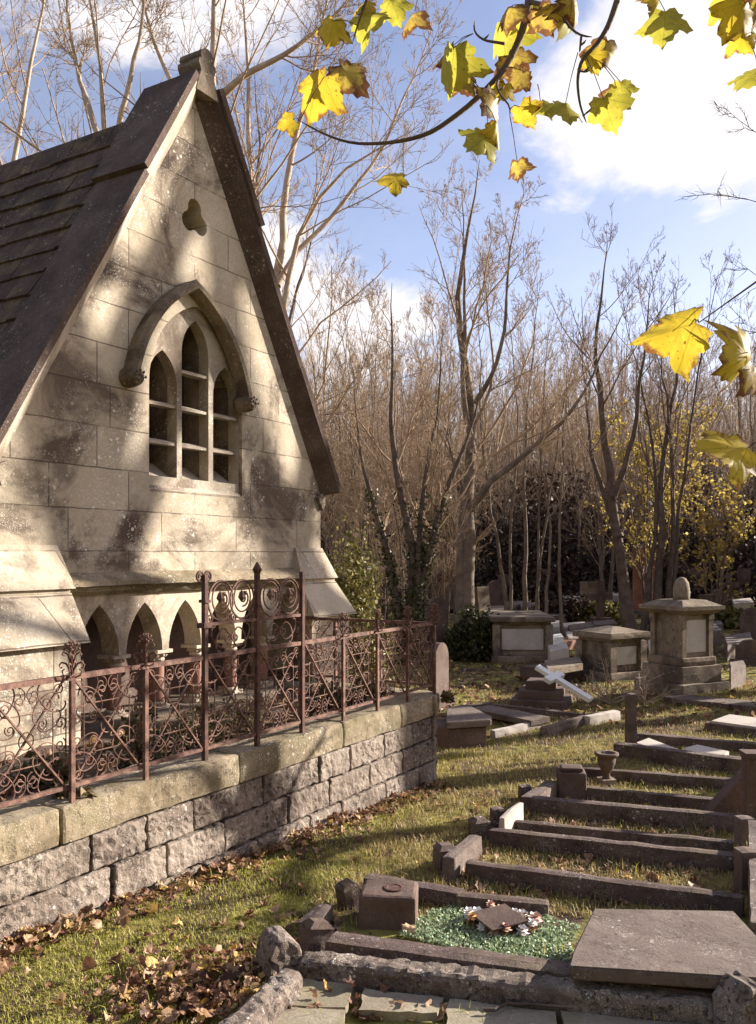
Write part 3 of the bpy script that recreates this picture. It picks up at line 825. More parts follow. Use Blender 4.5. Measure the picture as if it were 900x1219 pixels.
def tree_meshes(seed, stems, levels, leaf=None):
    """stems: list of (points local, r0, r1). levels: kwargs for sprout. -> (trunk mesh, crown mesh, list of tip paths)"""
    rg = np.random.default_rng(seed); K = 15
    P = np.stack([resample(s[0], K) for s in stems]); P = P + np.concatenate([np.zeros((len(stems), 1, 3)), np.cumsum(rg.normal(size=(len(stems), K - 1, 3)) * .028, axis=1)], 1) * np.linalg.norm(P[:, -1] - P[:, 0], axis=1)[:, None, None] * .15
    Rd = np.stack([np.linspace(s[1], s[2] * .3, K) for s in stems])
    flare = 1 + .5 * np.exp(-np.arange(K) * 2.0); Rd = Rd * flare[None] ** .7
    tr = [tubes(P, Rd, 9)]; cr = []
    for li, lv in enumerate(levels):
        n = lv.pop('sides', 4); P, Rd = sprout(rg, P, Rd, **lv); lv['sides'] = n
        cr.append(tubes(P, Rd, n))
    return bump_mesh('trunk', tr), bump_mesh('crown', cr), P

def lv3(n1=9, n2=7, n3=5,  l1=.42, l2=.42, l3=.45, a1=42, up=.45, t0=.25, n4=5):
    return [dict(n=n1, t0=t0, t1=.97, ang=a1, L=l1, K=8, up=up, wob=.12, rf=.36, rmin=.008, sides=5),
            dict(n=n2, t0=.15, t1=.98, ang=42, L=l2, K=6, up=up * .7, wob=.13, rf=.55, rmin=.0055, sides=4),
            dict(n=n3, t0=.1, t1=1.0, ang=42, L=l3, K=5, up=up * .6, wob=.16, rf=.6, rmin=.0042, sides=3),
            dict(n=n4, t0=.2, t1=1.0, ang=40, L=.5, K=4, up=up * .5, wob=.16, rf=.7, rmin=.0034, sides=3)]

def put_tree(name, base, meshes, label, cat='tree', group=None, mt=M_bark, mc=M_twig, rz=0.0, sc=1.0):
    e = empty(name, base, rz, label, cat, group); e.scale = (sc,) * 3
    link('trunk', meshes[0], mt, e); link('crown', meshes[1], mc, e)
    return e

def px_tree(name, label, Y, stems, levels, seed, mt=M_bark, mc=M_twig, group=None, cat='tree'):
    """a tree whose stems are followed in the photo; stem: (list of px,py[,dY]), r0, r1"""
    p = stems[0][0][0]; b = at(p[0], p[1], Y); g = float(gz(b.x, b.y)); base = Vector((b.x, b.y, g - .05))
    st = []
    for i, (pts, r0, r1) in enumerate(stems):
        L = [list(at(q[0], q[1], Y + (q[2] if len(q) > 2 else 0)) - base) for q in pts]
        if i == 0 or pts[0][1] > HY + 60: L[0][2] = min(L[0][2], 0.0)
        st.append((L, r0, r1))
    return put_tree(name, base, tree_meshes(seed, st, levels), label, cat, group, mt, mc)

def leaf_quads(rg, C, size, n, flat=0.0):
    """n leaf-sized quads near the points C"""
    i = rg.integers(0, len(C), n); c = C[i]
    u = rg.normal(size=(n, 3)); u[:, 2] *= 1 - flat; u /= np.linalg.norm(u, axis=1, keepdims=True)
    v = rg.normal(size=(n, 3)); v -= u * (u * v).sum(1, keepdims=True); v /= np.linalg.norm(v, axis=1, keepdims=True)
    s = size * rg.uniform(.6, 1.35, (n, 1)); nn = np.cross(u, v) * s * .22
    V = np.stack([c - u * s * .6, c + v * s * .42 + nn, c + u * s * .6, c - v * s * .42 + nn], 1)
    return V.reshape(-1, 3), np.arange(4 * n).reshape(-1, 4)

# the forked tree among the graves
px_tree('forked_tree', 'tall bare forked tree with ivy at its foot and one limb sweeping right', 16.8, [
    ([(556, 775), (556, 700), (560, 620), (564, 545), (566, 480), (561, 430), (556, 385), (558, 330), (564, 285), (575, 225), (583, 180)], .165, .02),
    ([(563, 540), (551, 480, .1), (545, 440, .2), (550, 405, .2), (547, 350, .4), (549, 300, .5), (540, 225, .5)], .065, .012),
    ([(560, 605), (580, 575, -.3), (620, 545, -.6), (660, 510, -.9), (690, 485, -1.1), (704, 455, -1.2), (716, 420, -1.2), (740, 370, -1.2)], .075, .012),
    ([(566, 480), (590, 440, -.4), (600, 380, -.6), (604, 300, -.6), (625, 225, -.5)], .05, .01),
    ([(547, 772), (549, 700), (547, 640), (551, 600, .2), (545, 560, .3), (530, 510, .5)], .13, .03)],
    lv3(9, 8, 6, .34, .45, .45, 42, .4, .3), 11, M_barkm, M_twig)
# multi-stem clump right of it and the slim trunks further right
px_tree('thin_tree', 'slim bare tree with two thin stems just right of the forked tree', 19.5, [
    ([(606, 742), (600, 690), (590, 640), (583, 590), (570, 520), (575, 430), (570, 340)], .05, .01),
    ([(606, 740), (606, 680), (603, 600), (612, 520), (610, 430), (600, 340)], .042, .01)], lv3(8, 6, 4, .35, .4, .45, 36, .6, .4), 12, M_barkm)
px_tree('thin_tree', 'straight bare pole tree standing behind the marble-panelled chest tomb', 20.5, [
    ([(623, 742), (620, 680), (617, 610), (616, 520), (620, 430), (628, 330)], .062, .01)], lv3(9, 6, 4, .3, .4, .45, 36, .6, .4), 13, M_barkm)
px_tree('thin_tree', 'leaning sapling with sunlit edge tilting right behind the marble-panelled chest tomb', 19.0, [
    ([(636, 744), (645, 680), (655, 620), (668, 560), (676, 500), (690, 420)], .042, .01),
    ([(638, 744), (640, 690), (638, 640), (648, 560), (650, 460), (655, 380)], .038, .01)], lv3(8, 6, 4, .35, .4, .45, 38, .6, .4), 14, M_barkm)
px_tree('thin_tree', 'bare sapling with two stems splayed like an upturned V between the chest tombs', 18.0, [
    ([(650, 752), (655, 700), (657, 650), (653, 600), (640, 540), (645, 470)], .042, .01),
    ([(672, 764), (664, 710), (658, 660), (665, 600), (662, 520), (670, 440)], .042, .01)], lv3(8, 6, 4, .35, .4, .45, 38, .6, .4), 15, M_barkm)
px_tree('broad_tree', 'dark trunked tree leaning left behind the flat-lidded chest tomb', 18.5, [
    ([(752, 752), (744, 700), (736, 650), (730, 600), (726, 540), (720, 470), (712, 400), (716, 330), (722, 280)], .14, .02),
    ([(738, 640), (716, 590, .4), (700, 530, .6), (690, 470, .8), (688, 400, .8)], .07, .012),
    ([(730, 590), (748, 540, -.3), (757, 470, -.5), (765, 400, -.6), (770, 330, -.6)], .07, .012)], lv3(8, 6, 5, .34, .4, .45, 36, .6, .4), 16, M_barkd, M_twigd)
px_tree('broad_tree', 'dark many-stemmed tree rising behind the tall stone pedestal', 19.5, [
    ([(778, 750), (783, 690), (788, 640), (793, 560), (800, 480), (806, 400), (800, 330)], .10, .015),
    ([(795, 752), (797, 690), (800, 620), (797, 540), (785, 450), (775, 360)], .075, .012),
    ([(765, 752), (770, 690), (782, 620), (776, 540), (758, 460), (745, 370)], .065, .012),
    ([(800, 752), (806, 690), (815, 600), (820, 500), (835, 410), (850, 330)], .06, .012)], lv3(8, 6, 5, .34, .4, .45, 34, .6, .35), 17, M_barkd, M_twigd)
# trees beside and behind the chapel
px_tree('tall_tree', 'tall pale bare tree directly behind the gable top of the chapel', 12.5, [
    ([(300, 740), (262, 500), (246, 300), (241, 180), (240, 90), (243, 0), (250, -120), (255, -200)], .13, .03),
    ([(246, 130), (285, 90, -.2), (330, 62, -.3), (390, 20, -.3), (440, -40, -.2)], .06, .012),
    ([(240, 150), (205, 90, .3), (180, 20, .4), (165, -80, .5)], .05, .012)], lv3(12, 8, 6, .34, .44, .45, 44, .35, .4, 4), 18)
px_tree('tall_tree', 'pale bare tree with a curved limb arching right beside the chapel gable', 14, [
    ([(345, 740), (330, 560), (322, 430), (333, 330), (352, 255), (385, 205), (440, 175), (500, 150)], .12, .015),
    ([(326, 390), (338, 270, .3), (352, 170, .5), (375, 80, .6), (390, 0, .6), (400, -80, .6)], .08, .015),
    ([(330, 340), (372, 270, .4), (410, 235, .5), (450, 180, .6), (500, 80, .6), (525, 10, .7)], .05, .012),
    ([(322, 440), (308, 300, .2), (300, 150, .3), (290, 0, .3), (285, -100, .3)], .07, .015)], lv3(12, 8, 6, .36, .44, .45, 42, .35, .3, 4), 19)
px_tree('tall_tree', 'upright pale bare tree behind the left part of the chapel roof', 13, [
    ([(160, 740), (140, 500), (130, 300), (128, 190), (124, 100), (120, 0), (112, -140)], .11, .02),
    ([(130, 200), (155, 110, -.3), (172, 30, -.3), (180, -80, -.3)], .05, .012),
    ([(128, 180), (100, 110, .2), (82, 30, .3), (70, -70, .3)], .05, .012)], lv3(12, 8, 6, .36, .44, .45, 44, .35, .35, 4), 20)
px_tree('tall_tree', 'pale leaning bare tree at the far left above the chapel roof', 15, [
    ([(-20, 740), (-5, 500), (0, 300), (8, 190), (22, 90), (38, 0), (50, -120)], .12, .02),
    ([(5, 240), (-10, 120, .2), (-20, 10, .3), (-25, -100, .3)], .05, .012)], lv3(12, 8, 6, .36, .44, .45, 44, .35, .35, 4), 21)

# ivy-clad leaning stems right of the chapel
iv = px_tree('ivy_clad_tree', 'dark leaning tree with ivy-clad stems fanning out right of the chapel', 14.5, [
    ([(492, 742), (500, 690), (512, 650), (525, 610), (540, 575), (560, 520), (575, 450)], .12, .012),
    ([(488, 742), (487, 690), (484, 640), (476, 600), (470, 540), (466, 440), (468, 350)], .10, .012),
    ([(486, 742), (494, 680), (500, 620), (506, 560), (514, 470), (520, 380)], .08, .012),
    ([(484, 742), (470, 690), (456, 640), (440, 590), (425, 520), (418, 430)], .08, .012)], lv3(9, 7, 5, .32, .4, .45, 40, .45, .4), 22, M_barkd, M_twig)
rg = np.random.default_rng(5)
L = []
for ch in iv.children:
    if ch.name.startswith('trunk'):
        co = np.empty(len(ch.data.vertices) * 3, np.float32); ch.data.vertices.foreach_get('co', co); co = co.reshape(-1, 3)
        L = np.concatenate([co[:-9] + (co[9:] - co[:-9]) * k for k in np.linspace(0, .9, 7)]); L = L[(np.linalg.norm(co[9:] - co[:-9], axis=1)[None].repeat(7, 0).ravel() < 1.2)]; L = L[L[:, 2] < .5 + 2.6 * rg.random(len(L)) ** .7]
V, Fq = leaf_quads(rg, L, .045, 6000); V = V + np.repeat(rg.normal(size=(6000, 3)) * .045, 4, axis=0)
link('ivy', npmesh('ivy', V, Fq, 4), M_ivy, iv)

# prototypes for the thicket
def proto(seed, kind):
    r = random.Random(seed)
    if kind == 'pole':
        H = 8.5; st = [([(0, 0, 0), (r.uniform(-.2, .2), r.uniform(-.2, .2), H * .35), (r.uniform(-.4, .4), r.uniform(-.4, .4), H * .7), (r.uniform(-.6, .6), r.uniform(-.6, .6), H)], .042, .008)]
        lv = lv3(16, 8, 5, .26, .42, .5, 36, .7, .2)
    elif kind == 'coppice':
        H = 6.5; st = []
        for k in range(5):
            a = k * 1.26 + r.uniform(-.3, .3); q = r.uniform(.15, .4) * H * .5; x, y = math.cos(a), math.sin(a)
            st.append(([(x * .1, y * .1, 0), (x * q * .3, y * q * .3, H * .3), (x * q * .7, y * q * .7, H * .65), (x * q, y * q, H * r.uniform(.8, 1.1))], .030, .006))
        lv = lv3(10, 7, 4, .34, .45, .5, 52, .35, .12)
    else:
        H = 13; st = [([(0, 0, 0), (.1, 0, H * .25), (r.uniform(-.5, .5), r.uniform(-.4, .4), H * .6), (r.uniform(-1, 1), r.uniform(-.8, .8), H)], .17, .015)]
        for k in range(3):
            a = k * 2.1 + r.random(); x, y = math.cos(a), math.sin(a); z = H * r.uniform(.22, .4)
            st.append(([(.05, 0, z), (x * .9, y * .9, z + 2), (x * 1.6, y * 1.6, z + 4.5), (x * 2.2, y * 2.2, z + 7)], .08, .012))
        lv = lv3(8, 7, 5, .32, .42, .45, 38, .6, .2)
        if kind == 'shade': lv = lv3(6, 4, 3, .34, .42, .45, 40, .5, .2)[:2]
    return tree_meshes(seed, st, lv)
PR = {'pole': [proto(31, 'pole'), proto(32, 'pole'), proto(33, 'pole')], 'coppice': [proto(41, 'coppice'), proto(42, 'coppice')], 'big': [proto(51, 'big'), proto(52, 'big'), proto(53, 'big')], 'shade': [proto(54, 'shade'), proto(55, 'shade')]}
r = random.Random(77)
def scatter(kind, n, x0, x1, y0, y1, s0, s1, name, label, group, mt, mc, pxs=None):
    for k in range(n):
        Y = r.uniform(y0, y1); px = x0 + (x1 - x0) * (k + r.random()) / n
        X = (px - HX) / F * Y
        b = Vector((X, Y, float(gz(X, Y)) - .05))
        put_tree(name, b, PR[kind][r.randrange(len(PR[kind]))], label, 'tree', group, mt, mc, r.uniform(0, 6.28), r.uniform(s0, s1))
scatter('pole', 14, 385, 545, 17, 25, .7, 1.0, 'bare_sapling', 'thin pale bare sapling in the dense thicket right of the chapel', 'saplings in the thicket beside the chapel', M_barkm, M_twig)
scatter('coppice', 9, 390, 545, 16, 22, .6, 1.0, 'coppiced_shrub', 'many-stemmed leafless shrub low in the thicket right of the chapel', 'leafless shrubs in the thicket beside the chapel', M_barkm, M_twig)
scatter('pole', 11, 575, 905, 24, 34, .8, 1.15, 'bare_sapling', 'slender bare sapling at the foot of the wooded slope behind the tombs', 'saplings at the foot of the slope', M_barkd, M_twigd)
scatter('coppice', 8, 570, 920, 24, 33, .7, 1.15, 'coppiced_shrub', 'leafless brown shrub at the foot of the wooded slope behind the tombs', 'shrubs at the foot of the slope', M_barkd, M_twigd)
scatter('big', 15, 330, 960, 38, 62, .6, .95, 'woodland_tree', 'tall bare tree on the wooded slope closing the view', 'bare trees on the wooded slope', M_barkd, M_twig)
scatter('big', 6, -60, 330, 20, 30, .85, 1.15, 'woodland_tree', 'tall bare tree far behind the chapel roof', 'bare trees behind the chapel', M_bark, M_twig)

# shade trees standing out of view on the right: their shadows fall on chapel, wall and grass
def shade_tree(pt, z, t_, label, kind, rz, sc):
    p = Vector(pt) + Vector((math.sin(R(AZ)), math.cos(R(AZ)), 0)) * t_
    put_tree('shade_tree', (p.x, p.y, float(gz(p.x, p.y)) - .05), PR['shade'][kind], label, 'tree', None, M_barkm, M_twigd, rz, sc)
Fp = lambda s: wl(s, -1.35)
for s, t_, lab, k, rz, sc in ((1.62, 12.5, 'unseen bare shade tree right of the graveyard nearest the path', 0, .3, 1.6), (3.3, 15.5, 'second unseen bare shade tree right of the graveyard', 1, 2.2, 1.3),
                              (5.0, 14.0, 'third unseen bare shade tree right of the graveyard', 0, 1.3, 1.25)):
    shade_tree(Fp(s), 0, t_, lab, k, rz, sc)

def evergreen(p, q, h_, rad, label, seed):
    x, y = p * .44 + q * .9, -p * .9 + q * .44
    rg = np.random.default_rng(seed); e = empty('evergreen_tree', (x, y, float(gz(x, y)) - .05), 0, label, 'tree')
    m = MB(); m.tube([(0, 0, 0), (.05, 0, h_ * .4), (0, .05, h_ * .9)], [.22, .16, .03], 9); m.build('trunk', M_barkd, e)
    c = rg.normal(size=(260, 3)); c /= np.linalg.norm(c, axis=1, keepdims=True); c *= rg.random((260, 1)) ** .45; z = (c[:, 2] + 1) / 2; w_ = rad * np.sqrt(np.clip(1.05 - z, 0, 1)) * 1.1
    C = np.stack([c[:, 0] * w_, c[:, 1] * w_, .3 + z * h_], 1)
    V, Fq = leaf_quads(rg, C, .16, 5200); V = V + np.repeat(rg.normal(size=(5200, 3)) * .30, 4, axis=0); V[:, 2] = np.maximum(V[:, 2], 0)
    link('crown', npmesh('crown', V, Fq, 4), M_ivy, e)
evergreen(-11.6, 18, 6.5, 2.5, 'dark holly tree beyond the right edge shading the chest tombs', 81)
evergreen(-14.6, 22.5, 4.4, 2.2, 'taller dark holly tree beyond the right edge shading the slope', 82)
evergreen(-19.0, 28, 8.0, 2.8, 'broad dark yew beyond the right edge at the foot of the slope', 83)

# yellow-leaved young tree on the right
yt = proto(61, 'coppice'); b = G(806, 735); b = Vector(((775 - HX) / F * 21, 21, 0)); b.z = float(gz(b.x, b.y))
e = put_tree('yellow_leaved_tree', b, yt, 'young tree still holding small yellow leaves behind the tall pedestal', 'tree', None, M_barkd, M_twigd, .5, 1.0)
co = np.empty(len(yt[1].vertices) * 3, np.float32); yt[1].vertices.foreach_get('co', co); co = co.reshape(-1, 3); co = co[(co[:, 2] > 1.4) & (co[:, 2] < 5.2)]
V, Fq = leaf_quads(np.random.default_rng(8), co, .065, 4000, .3); link('foliage', npmesh('foliage', V, Fq, 4), M_yellow, e)
e2 = empty('yellow_leaved_shrub', Vector((((850 - HX) / F * 20), 20, float(gz(7.6, 20)))), 1.0, 'low shrub with sparse yellow leaves at the right edge', 'shrub'); e2.scale = (.62,) * 3
link('stem', PR['coppice'][0][0], M_barkd, e2); link('twigs', PR['coppice'][0][1], M_twigd, e2)
co = np.empty(len(PR['coppice'][0][1].vertices) * 3, np.float32); PR['coppice'][0][1].vertices.foreach_get('co', co); co = co.reshape(-1, 3); co = co[co[:, 2] > 1.2]
V, Fq = leaf_quads(np.random.default_rng(9), co, .11, 1500, .3); link('foliage', npmesh('foliage', V, Fq, 4), M_yellow, e2)

# far wood: thousands of stems on the hillside, and the undergrowth below
def far_wood():
    rg = np.random.default_rng(99); n = 2600
    Y = rg.uniform(34, 85, n); X = rg.uniform(-.62, .62, n) * Y
    Hh = rg.uniform(4, 9.5, n); K = 6
    P = np.stack([X, Y, gz(X, Y)], 1)[:, None] + np.linspace(0, 1, K)[None, :, None] * np.concatenate([rg.normal(size=(n, 2)) * .9, Hh[:, None]], 1)[:, None]
    P[:, 1:, :2] += np.cumsum(rg.normal(size=(n, K - 1, 2)) * .12, axis=1)
    Rd = (rg.uniform(.018, .042, n) * (1 + 1.2 * (rg.random(n) < .1)))[:, None] * np.linspace(1, .15, K)[None]
    parts = [tubes(P, Rd, 4)]
    P2, R2 = sprout(rg, P, Rd, 9, .25, .98, 36, .32, 5, .6, .1, .55, .009); parts.append(tubes(P2, R2, 3))
    P3, R3 = sprout(rg, P2, R2, 5, .2, .98, 40, .5, 4, .5, .14, .6, .0065); parts.append(tubes(P3, R3, 3))
    tag(link('far_wood', bump_mesh('far_wood', parts), M_twig), 'dense bare woodland covering the hillside in the distance', 'woodland', kind='stuff')
    n = 240000; Y = 23.5 + 40 * rg.random(n) ** 1.6; X = rg.uniform(-.62, .62, n) * Y
    top = (2.7 + 1.3 * np.sin(X * .55 + 1) * np.sin(Y * .4) + .7 * np.sin(X * 1.7 + Y)) * sm(23.5, 30, Y)
    C = np.stack([X, Y, gz(X, Y) + top * rg.random(n) ** .8], 1)
    u = rg.normal(size=(n, 3)); u /= np.linalg.norm(u, axis=1, keepdims=True); v = np.cross(u, rg.normal(size=(n, 3))); v /= np.linalg.norm(v, axis=1, keepdims=True)
    s = rg.uniform(.035, .12, (n, 1)) * (1 + .02 * (Y[:, None] - 24))
    V = np.stack([C - u * s, C + v * s * .6, C + u * s, C - v * s * .6], 1)
    tag(link('undergrowth', npmesh('undergrowth', V, np.arange(4 * n).reshape(-1, 4), 4), M_under), 'dark tangle of brambles and dead bracken under the distant trees', 'undergrowth', kind='stuff')
far_wood()

# ------------------------------------------------------------------ bushes, ivy and weeds
def bush(name, base, rx, ry, rz_, n, size, mat, label, cat, seed, twigs=60, group=None):
    rg = np.random.default_rng(seed); e = empty(name, base, 0, label, cat, group)
    C = rg.normal(size=(240, 3)); C /= np.linalg.norm(C, axis=1, keepdims=True); C *= rg.uniform(.3, 1.0, (240, 1)) ** .6; C[:, 2] = np.abs(C[:, 2]); C *= [rx, ry, rz_]
    V, Fq = leaf_quads(rg, C, size, n)
    o = rg.normal(size=(n, 3)) * np.array([rx, ry, rz_]) * .10
    V = V + np.repeat(o, 4, axis=0); V[:, 2] = np.maximum(V[:, 2], 0)
    link('foliage', npmesh('foliage', V, Fq, 4), mat, e)
    if twigs:
        K = 5; d = C[rg.integers(0, 240, twigs)] * rg.uniform(.8, 1.2, (twigs, 1)); P = np.linspace(0, 1, K)[None, :, None] * d[:, None] + rg.normal(size=(twigs, K, 3)) * .03 * rx
        P[:, 0, 2] = 0; link('stems', bump_mesh('stems', [tubes(P, np.tile(np.linspace(.008, .003, K) * max(1, rx), (twigs, 1)), 4)]), M_twigd, e)
    return e
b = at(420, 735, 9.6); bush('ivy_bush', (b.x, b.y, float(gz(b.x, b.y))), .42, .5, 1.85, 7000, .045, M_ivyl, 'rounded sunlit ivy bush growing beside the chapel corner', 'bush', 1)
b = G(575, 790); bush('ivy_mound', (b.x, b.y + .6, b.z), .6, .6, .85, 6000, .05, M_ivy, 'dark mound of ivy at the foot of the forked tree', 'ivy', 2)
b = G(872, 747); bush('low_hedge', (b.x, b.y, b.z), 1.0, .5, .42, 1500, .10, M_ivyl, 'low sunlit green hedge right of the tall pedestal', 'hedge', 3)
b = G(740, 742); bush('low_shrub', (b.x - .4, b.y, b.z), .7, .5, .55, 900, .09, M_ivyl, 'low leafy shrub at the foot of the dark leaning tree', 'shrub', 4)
b = G(690, 745); bush('bramble_heap', (b.x, b.y + 1, b.z), 1.0, .6, .7, 1000, .10, M_under, 'heap of brambles behind the splayed sapling', 'brambles', 5)
def tw(s, dn): return wl(s, dn, .49)
for i, (s, dn, rx, h_, lab) in enumerate(((1.15, -.45, .20, .34, 'leafy weed behind the railing left of the tall posts'), (1.55, -.40, .22, .30, 'leafy weed behind the railing below the tall panels'),
        (1.95, -.5, .24, .26, 'sprawling weed behind the rightmost tall post'), (.62, -.55, .16, .18, 'low weed behind the railing at the foot of the columns'), (2.9, -.45, .2, .26, 'tangled weed behind the right end of the railing'), (3.35, -.4, .18, .24, 'small weed inside the corner of the railing'))):
    bush('weed', tw(s, dn), rx, rx * .8, h_, 300, .038, M_weed, lab, 'weed', 20 + i, 70)
bush('weed', wl(.42, -.10, .57), .10, .05, .06, 46, .045, M_weed, 'small sprig growing on the wall coping beside the leftmost railing post', 'weed', 31, 8)
bush('weed', wl(3.74, .04, .50), .05, .06, .09, 50, .04, M_weed, 'sprig hanging at the rounded corner of the wall', 'weed', 32, 6)
# bare twiggy shrub before the tombs
def twig_shrub(base, label, seed, sc):
    rg = np.random.default_rng(seed); n = 11
    d = rg.normal(size=(n, 3)); d[:, 2] = np.abs(d[:, 2]) * .7 + .5; d /= np.linalg.norm(d, axis=1, keepdims=True); K = 7
    P = np.linspace(0, 1, K)[None, :, None] * d[:, None] * rg.uniform(.5, 1, (n, 1, 1)) + np.cumsum(rg.normal(size=(n, K, 3)) * .035, axis=1); P[:, 0] = 0
    Rd = np.tile(np.linspace(.012, .004, K), (n, 1)); P2, R2 = sprout(rg, P, Rd, 5, .3, .95, 45, .45, 5, .1, .2, .6, .003)
    tag(link('twig_shrub', bump_mesh('twig_shrub', [tubes(P, Rd, 5), tubes(P2, R2, 4)]), M_bark, None, base), label, 'shrub').scale = (sc,) * 3
twig_shrub(G(726, 838), 'leafless pale twiggy shrub in front of the flat-lidded chest tomb', 3, .7)
twig_shrub(G(768, 838), 'small leafless shrub with white stems behind the dark wooden post', 4, .55)

# ------------------------------------------------------------------ grave stones
def block_thing(name, label, cat, A, B, wdt, hgt, mat, amp=.006, rad=.012, seed=0, group=None, sink=.03, tilt=0.0, side=1, freq=8, seg=.07):
    """long stone with its front top edge from A to B (points of the ground below those edges)"""
    A = Vector(A); B = Vector(B); d = B - A; L = Vector((d.x, d.y, 0)).length; a = math.atan2(d.y, d.x)
    slope = math.atan2(d.z, L)
    m = MB(); m.rbox(L, wdt, hgt + sink, rad, seg, amp, freq, TR(L / 2, wdt / 2 * side, -sink), seed=seed, cap=int(2.2 / seg))
    o = m.build(name, mat, None, A, a); o.rotation_euler = (tilt, -slope, a)
    return tag(o, label, cat, group)

def K(a, b, hgt, label, wdt=.13, mat=None, **kw):
    """kerb seen with its front top edge from photo place a to b"""
    A = G(*a, hgt); B = G(*b, hgt); A.z -= hgt; B.z -= hgt
    return block_thing(kw.pop('name', 'grave_kerb'), label, kw.pop('cat', 'kerb'), A, B, wdt, hgt, mat or M_kerb, **kw)

def post(px, pyb, w, h_, label, mat=None, rz=.0, top='hip', name='kerb_post', amp=.004):
    b = G(px, pyb); m = MB(); hw = w / 2
    if top == 'hip':
        m.rbox(w, w, h_ * .84 + .05, .008, .05, amp, 9, TR(0, 0, -.05), seed=px); m.frustum((-hw, hw, -hw, hw), h_ * .83, (-hw * .55, hw * .55, -hw * .55, hw * .55), h_)
    elif top == 'gable':
        m.extrude([(-hw, -.05), (hw, -.05), (hw, h_ * .72), (0, h_), (-hw, h_ * .72)], -hw, hw)
    else: m.rbox(w, w, h_ + .05, .018, .05, amp, 9, TR(0, 0, -.05), seed=px)
    return tag(m.build(name, mat or M_kerb, None, b, rz), label, 'kerb post')

# nearest grave: rough granite kerbs, two gabled posts, flagstones
K((352, 1142), (856, 1198), .085, 'rough granite kerb running across the very front of the graves', .10, M_granrough, amp=.010, rad=.02, seed=1, freq=26, seg=.022)
A = G(334, 1150, .10); B = G(225, 1248, .10); A.z -= .10; B.z -= .10
block_thing('grave_kerb', 'rough granite side kerb slanting to the lower left corner of the front grave', 'kerb', B, A, .09, .10, M_granrough, amp=.010, rad=.02, seed=2, side=-1, freq=26, seg=.022)
def rough_post(px, pyb, w, h_, label, rz, seed):
    b = G(px, pyb); m = MB(); m.rbox(w, w, h_ + .06, .015, .024, .010, 16, None, seed=seed, cap=18)
    vs = []
    for x, y, z in m.v:
        z -= .06; k = max(0, z - h_ * .58) / (h_ * .42)
        vs.append((x * (1 - .62 * k), y * (1 - .10 * k), z - .012 * k * k))
    m.v = vs
    return tag(m.build('kerb_post', M_granrough, None, b, rz), label, 'kerb post')
rough_post(331, 1160, .135, .165, 'rough gabled granite post at the left corner of the front grave', R(28), 4)
rough_post(886, 1236, .135, .19, 'rough gabled granite post at the right corner of the front grave', R(20), 5)
for i, (poly, lab) in enumerate((([(342, 1163), (420, 1172), (412, 1200), (322, 1194)], 'worn mossy flagstone in the left corner of the front grave'),
        ([(318, 1197), (412, 1203), (404, 1262), (262, 1262)], 'cracked flagstone at the bottom edge left of the leaf-filled gap'),
        ([(434, 1176), (528, 1188), (520, 1206), (428, 1201)], 'flagstone just behind the leaf-filled gap of the front grave'),
        ([(534, 1188), (660, 1204), (672, 1250), (530, 1232)], 'flagstone in the middle of the front grave with a fallen twig'),
        ([(668, 1204), (850, 1222), (860, 1290), (684, 1262)], 'flagstone at the right of the front grave'))):
    fr = random.Random(i + 3); pl = []
    for k in range(len(poly)):
        (xa, ya), (xb, yb) = poly[k], poly[(k + 1) % len(poly)]
        for q in range(6): pl.append((xa + (xb - xa) * q / 6 + fr.uniform(-2, 2), ya + (yb - ya) * q / 6 + fr.uniform(-1.2, 1.2)))
    P = [G(x, y, .03) for x, y in pl]; c0 = sum(P, Vector()) / len(P)
    m = MB(); n = len(P); loc = [p - c0 for p in P]
    m.add([tuple(p) for p in loc] + [(p.x, p.y, p.z - .05) for p in loc], [tuple(range(n))[::-1] if (loc[6] - loc[0]).cross(loc[12] - loc[0]).z < 0 else tuple(range(n))] + [(k, (k + 1) % n, (k + 1) % n + n, k + n) for k in range(n)])
    tag(m.build('flagstone', M_flag, None, c0), lab, 'flagstone')
m = MB(); pts = [G(575 + 14 * k, 1202 - 2.4 * k + 3 * math.sin(k * 2.1), .045) for k in range(9)]; c0 = pts[0].copy()
m.tube([p - c0 for p in pts], [.006] * 9, 5); m.tube([pts[4] - c0, pts[4] - c0 + Vector((.05, -.05, .02)), pts[4] - c0 + Vector((.12, -.08, .03))], .004, 4)
tag(m.build('fallen_twig', M_barkd, None, c0), 'dark fallen twig lying on the front grave flagstones', 'twig')

# second grave: green glass chips, flower holder, posy, ledger
K((386, 1120), (858, 1184), .10, 'smooth kerb in front of the green glass chips', .10, seed=6)
K((431, 1044), (548, 1064), .07, 'left part of the broken kerb behind the square flower holder', .08, seed=7)
K((541, 1066), (653, 1077), .065, 'short broken kerb behind the posy of flowers', .07, seed=8)
post(374, 1138, .10, .13, 'tilted chamfered corner post right of the rough gabled granite post', None, R(25)).rotation_euler = (R(-6), R(10), R(25))
o = K((376, 1100), (398, 1077), .08, 'short side kerb with pale sunlit top beside the chips', .075, M_slab, seed=9)
post(416, 1078, .08, .115, 'tilted small corner post behind the pale short side kerb', None, R(35)).rotation_euler = (R(4), R(-12), R(35))
def holder():
    b = G(461, 1106); e = empty('flower_holder', b, R(-6), 'square stone flower holder with a hole in its top beside the green chips', 'flower holder')
    m = MB(); m.rbox(.235, .20, .155, .015, .03, .006, 10, TR(0, .09, -.02), seed=3); m.build('block', M_dark, e)
    m = MB(); m.lathe([(.042, .1355), (.042, .139), (.03, .14), (.026, .1375)], 18, TR(.02, .09, 0)); m.build('rim', M_iron2, e)
    m = MB(); m.lathe([(.005, .1365), (.027, .1366), (.027, .137)], 16, TR(.02, .09, 0)); m.build('hole', M_soil, e)
holder()
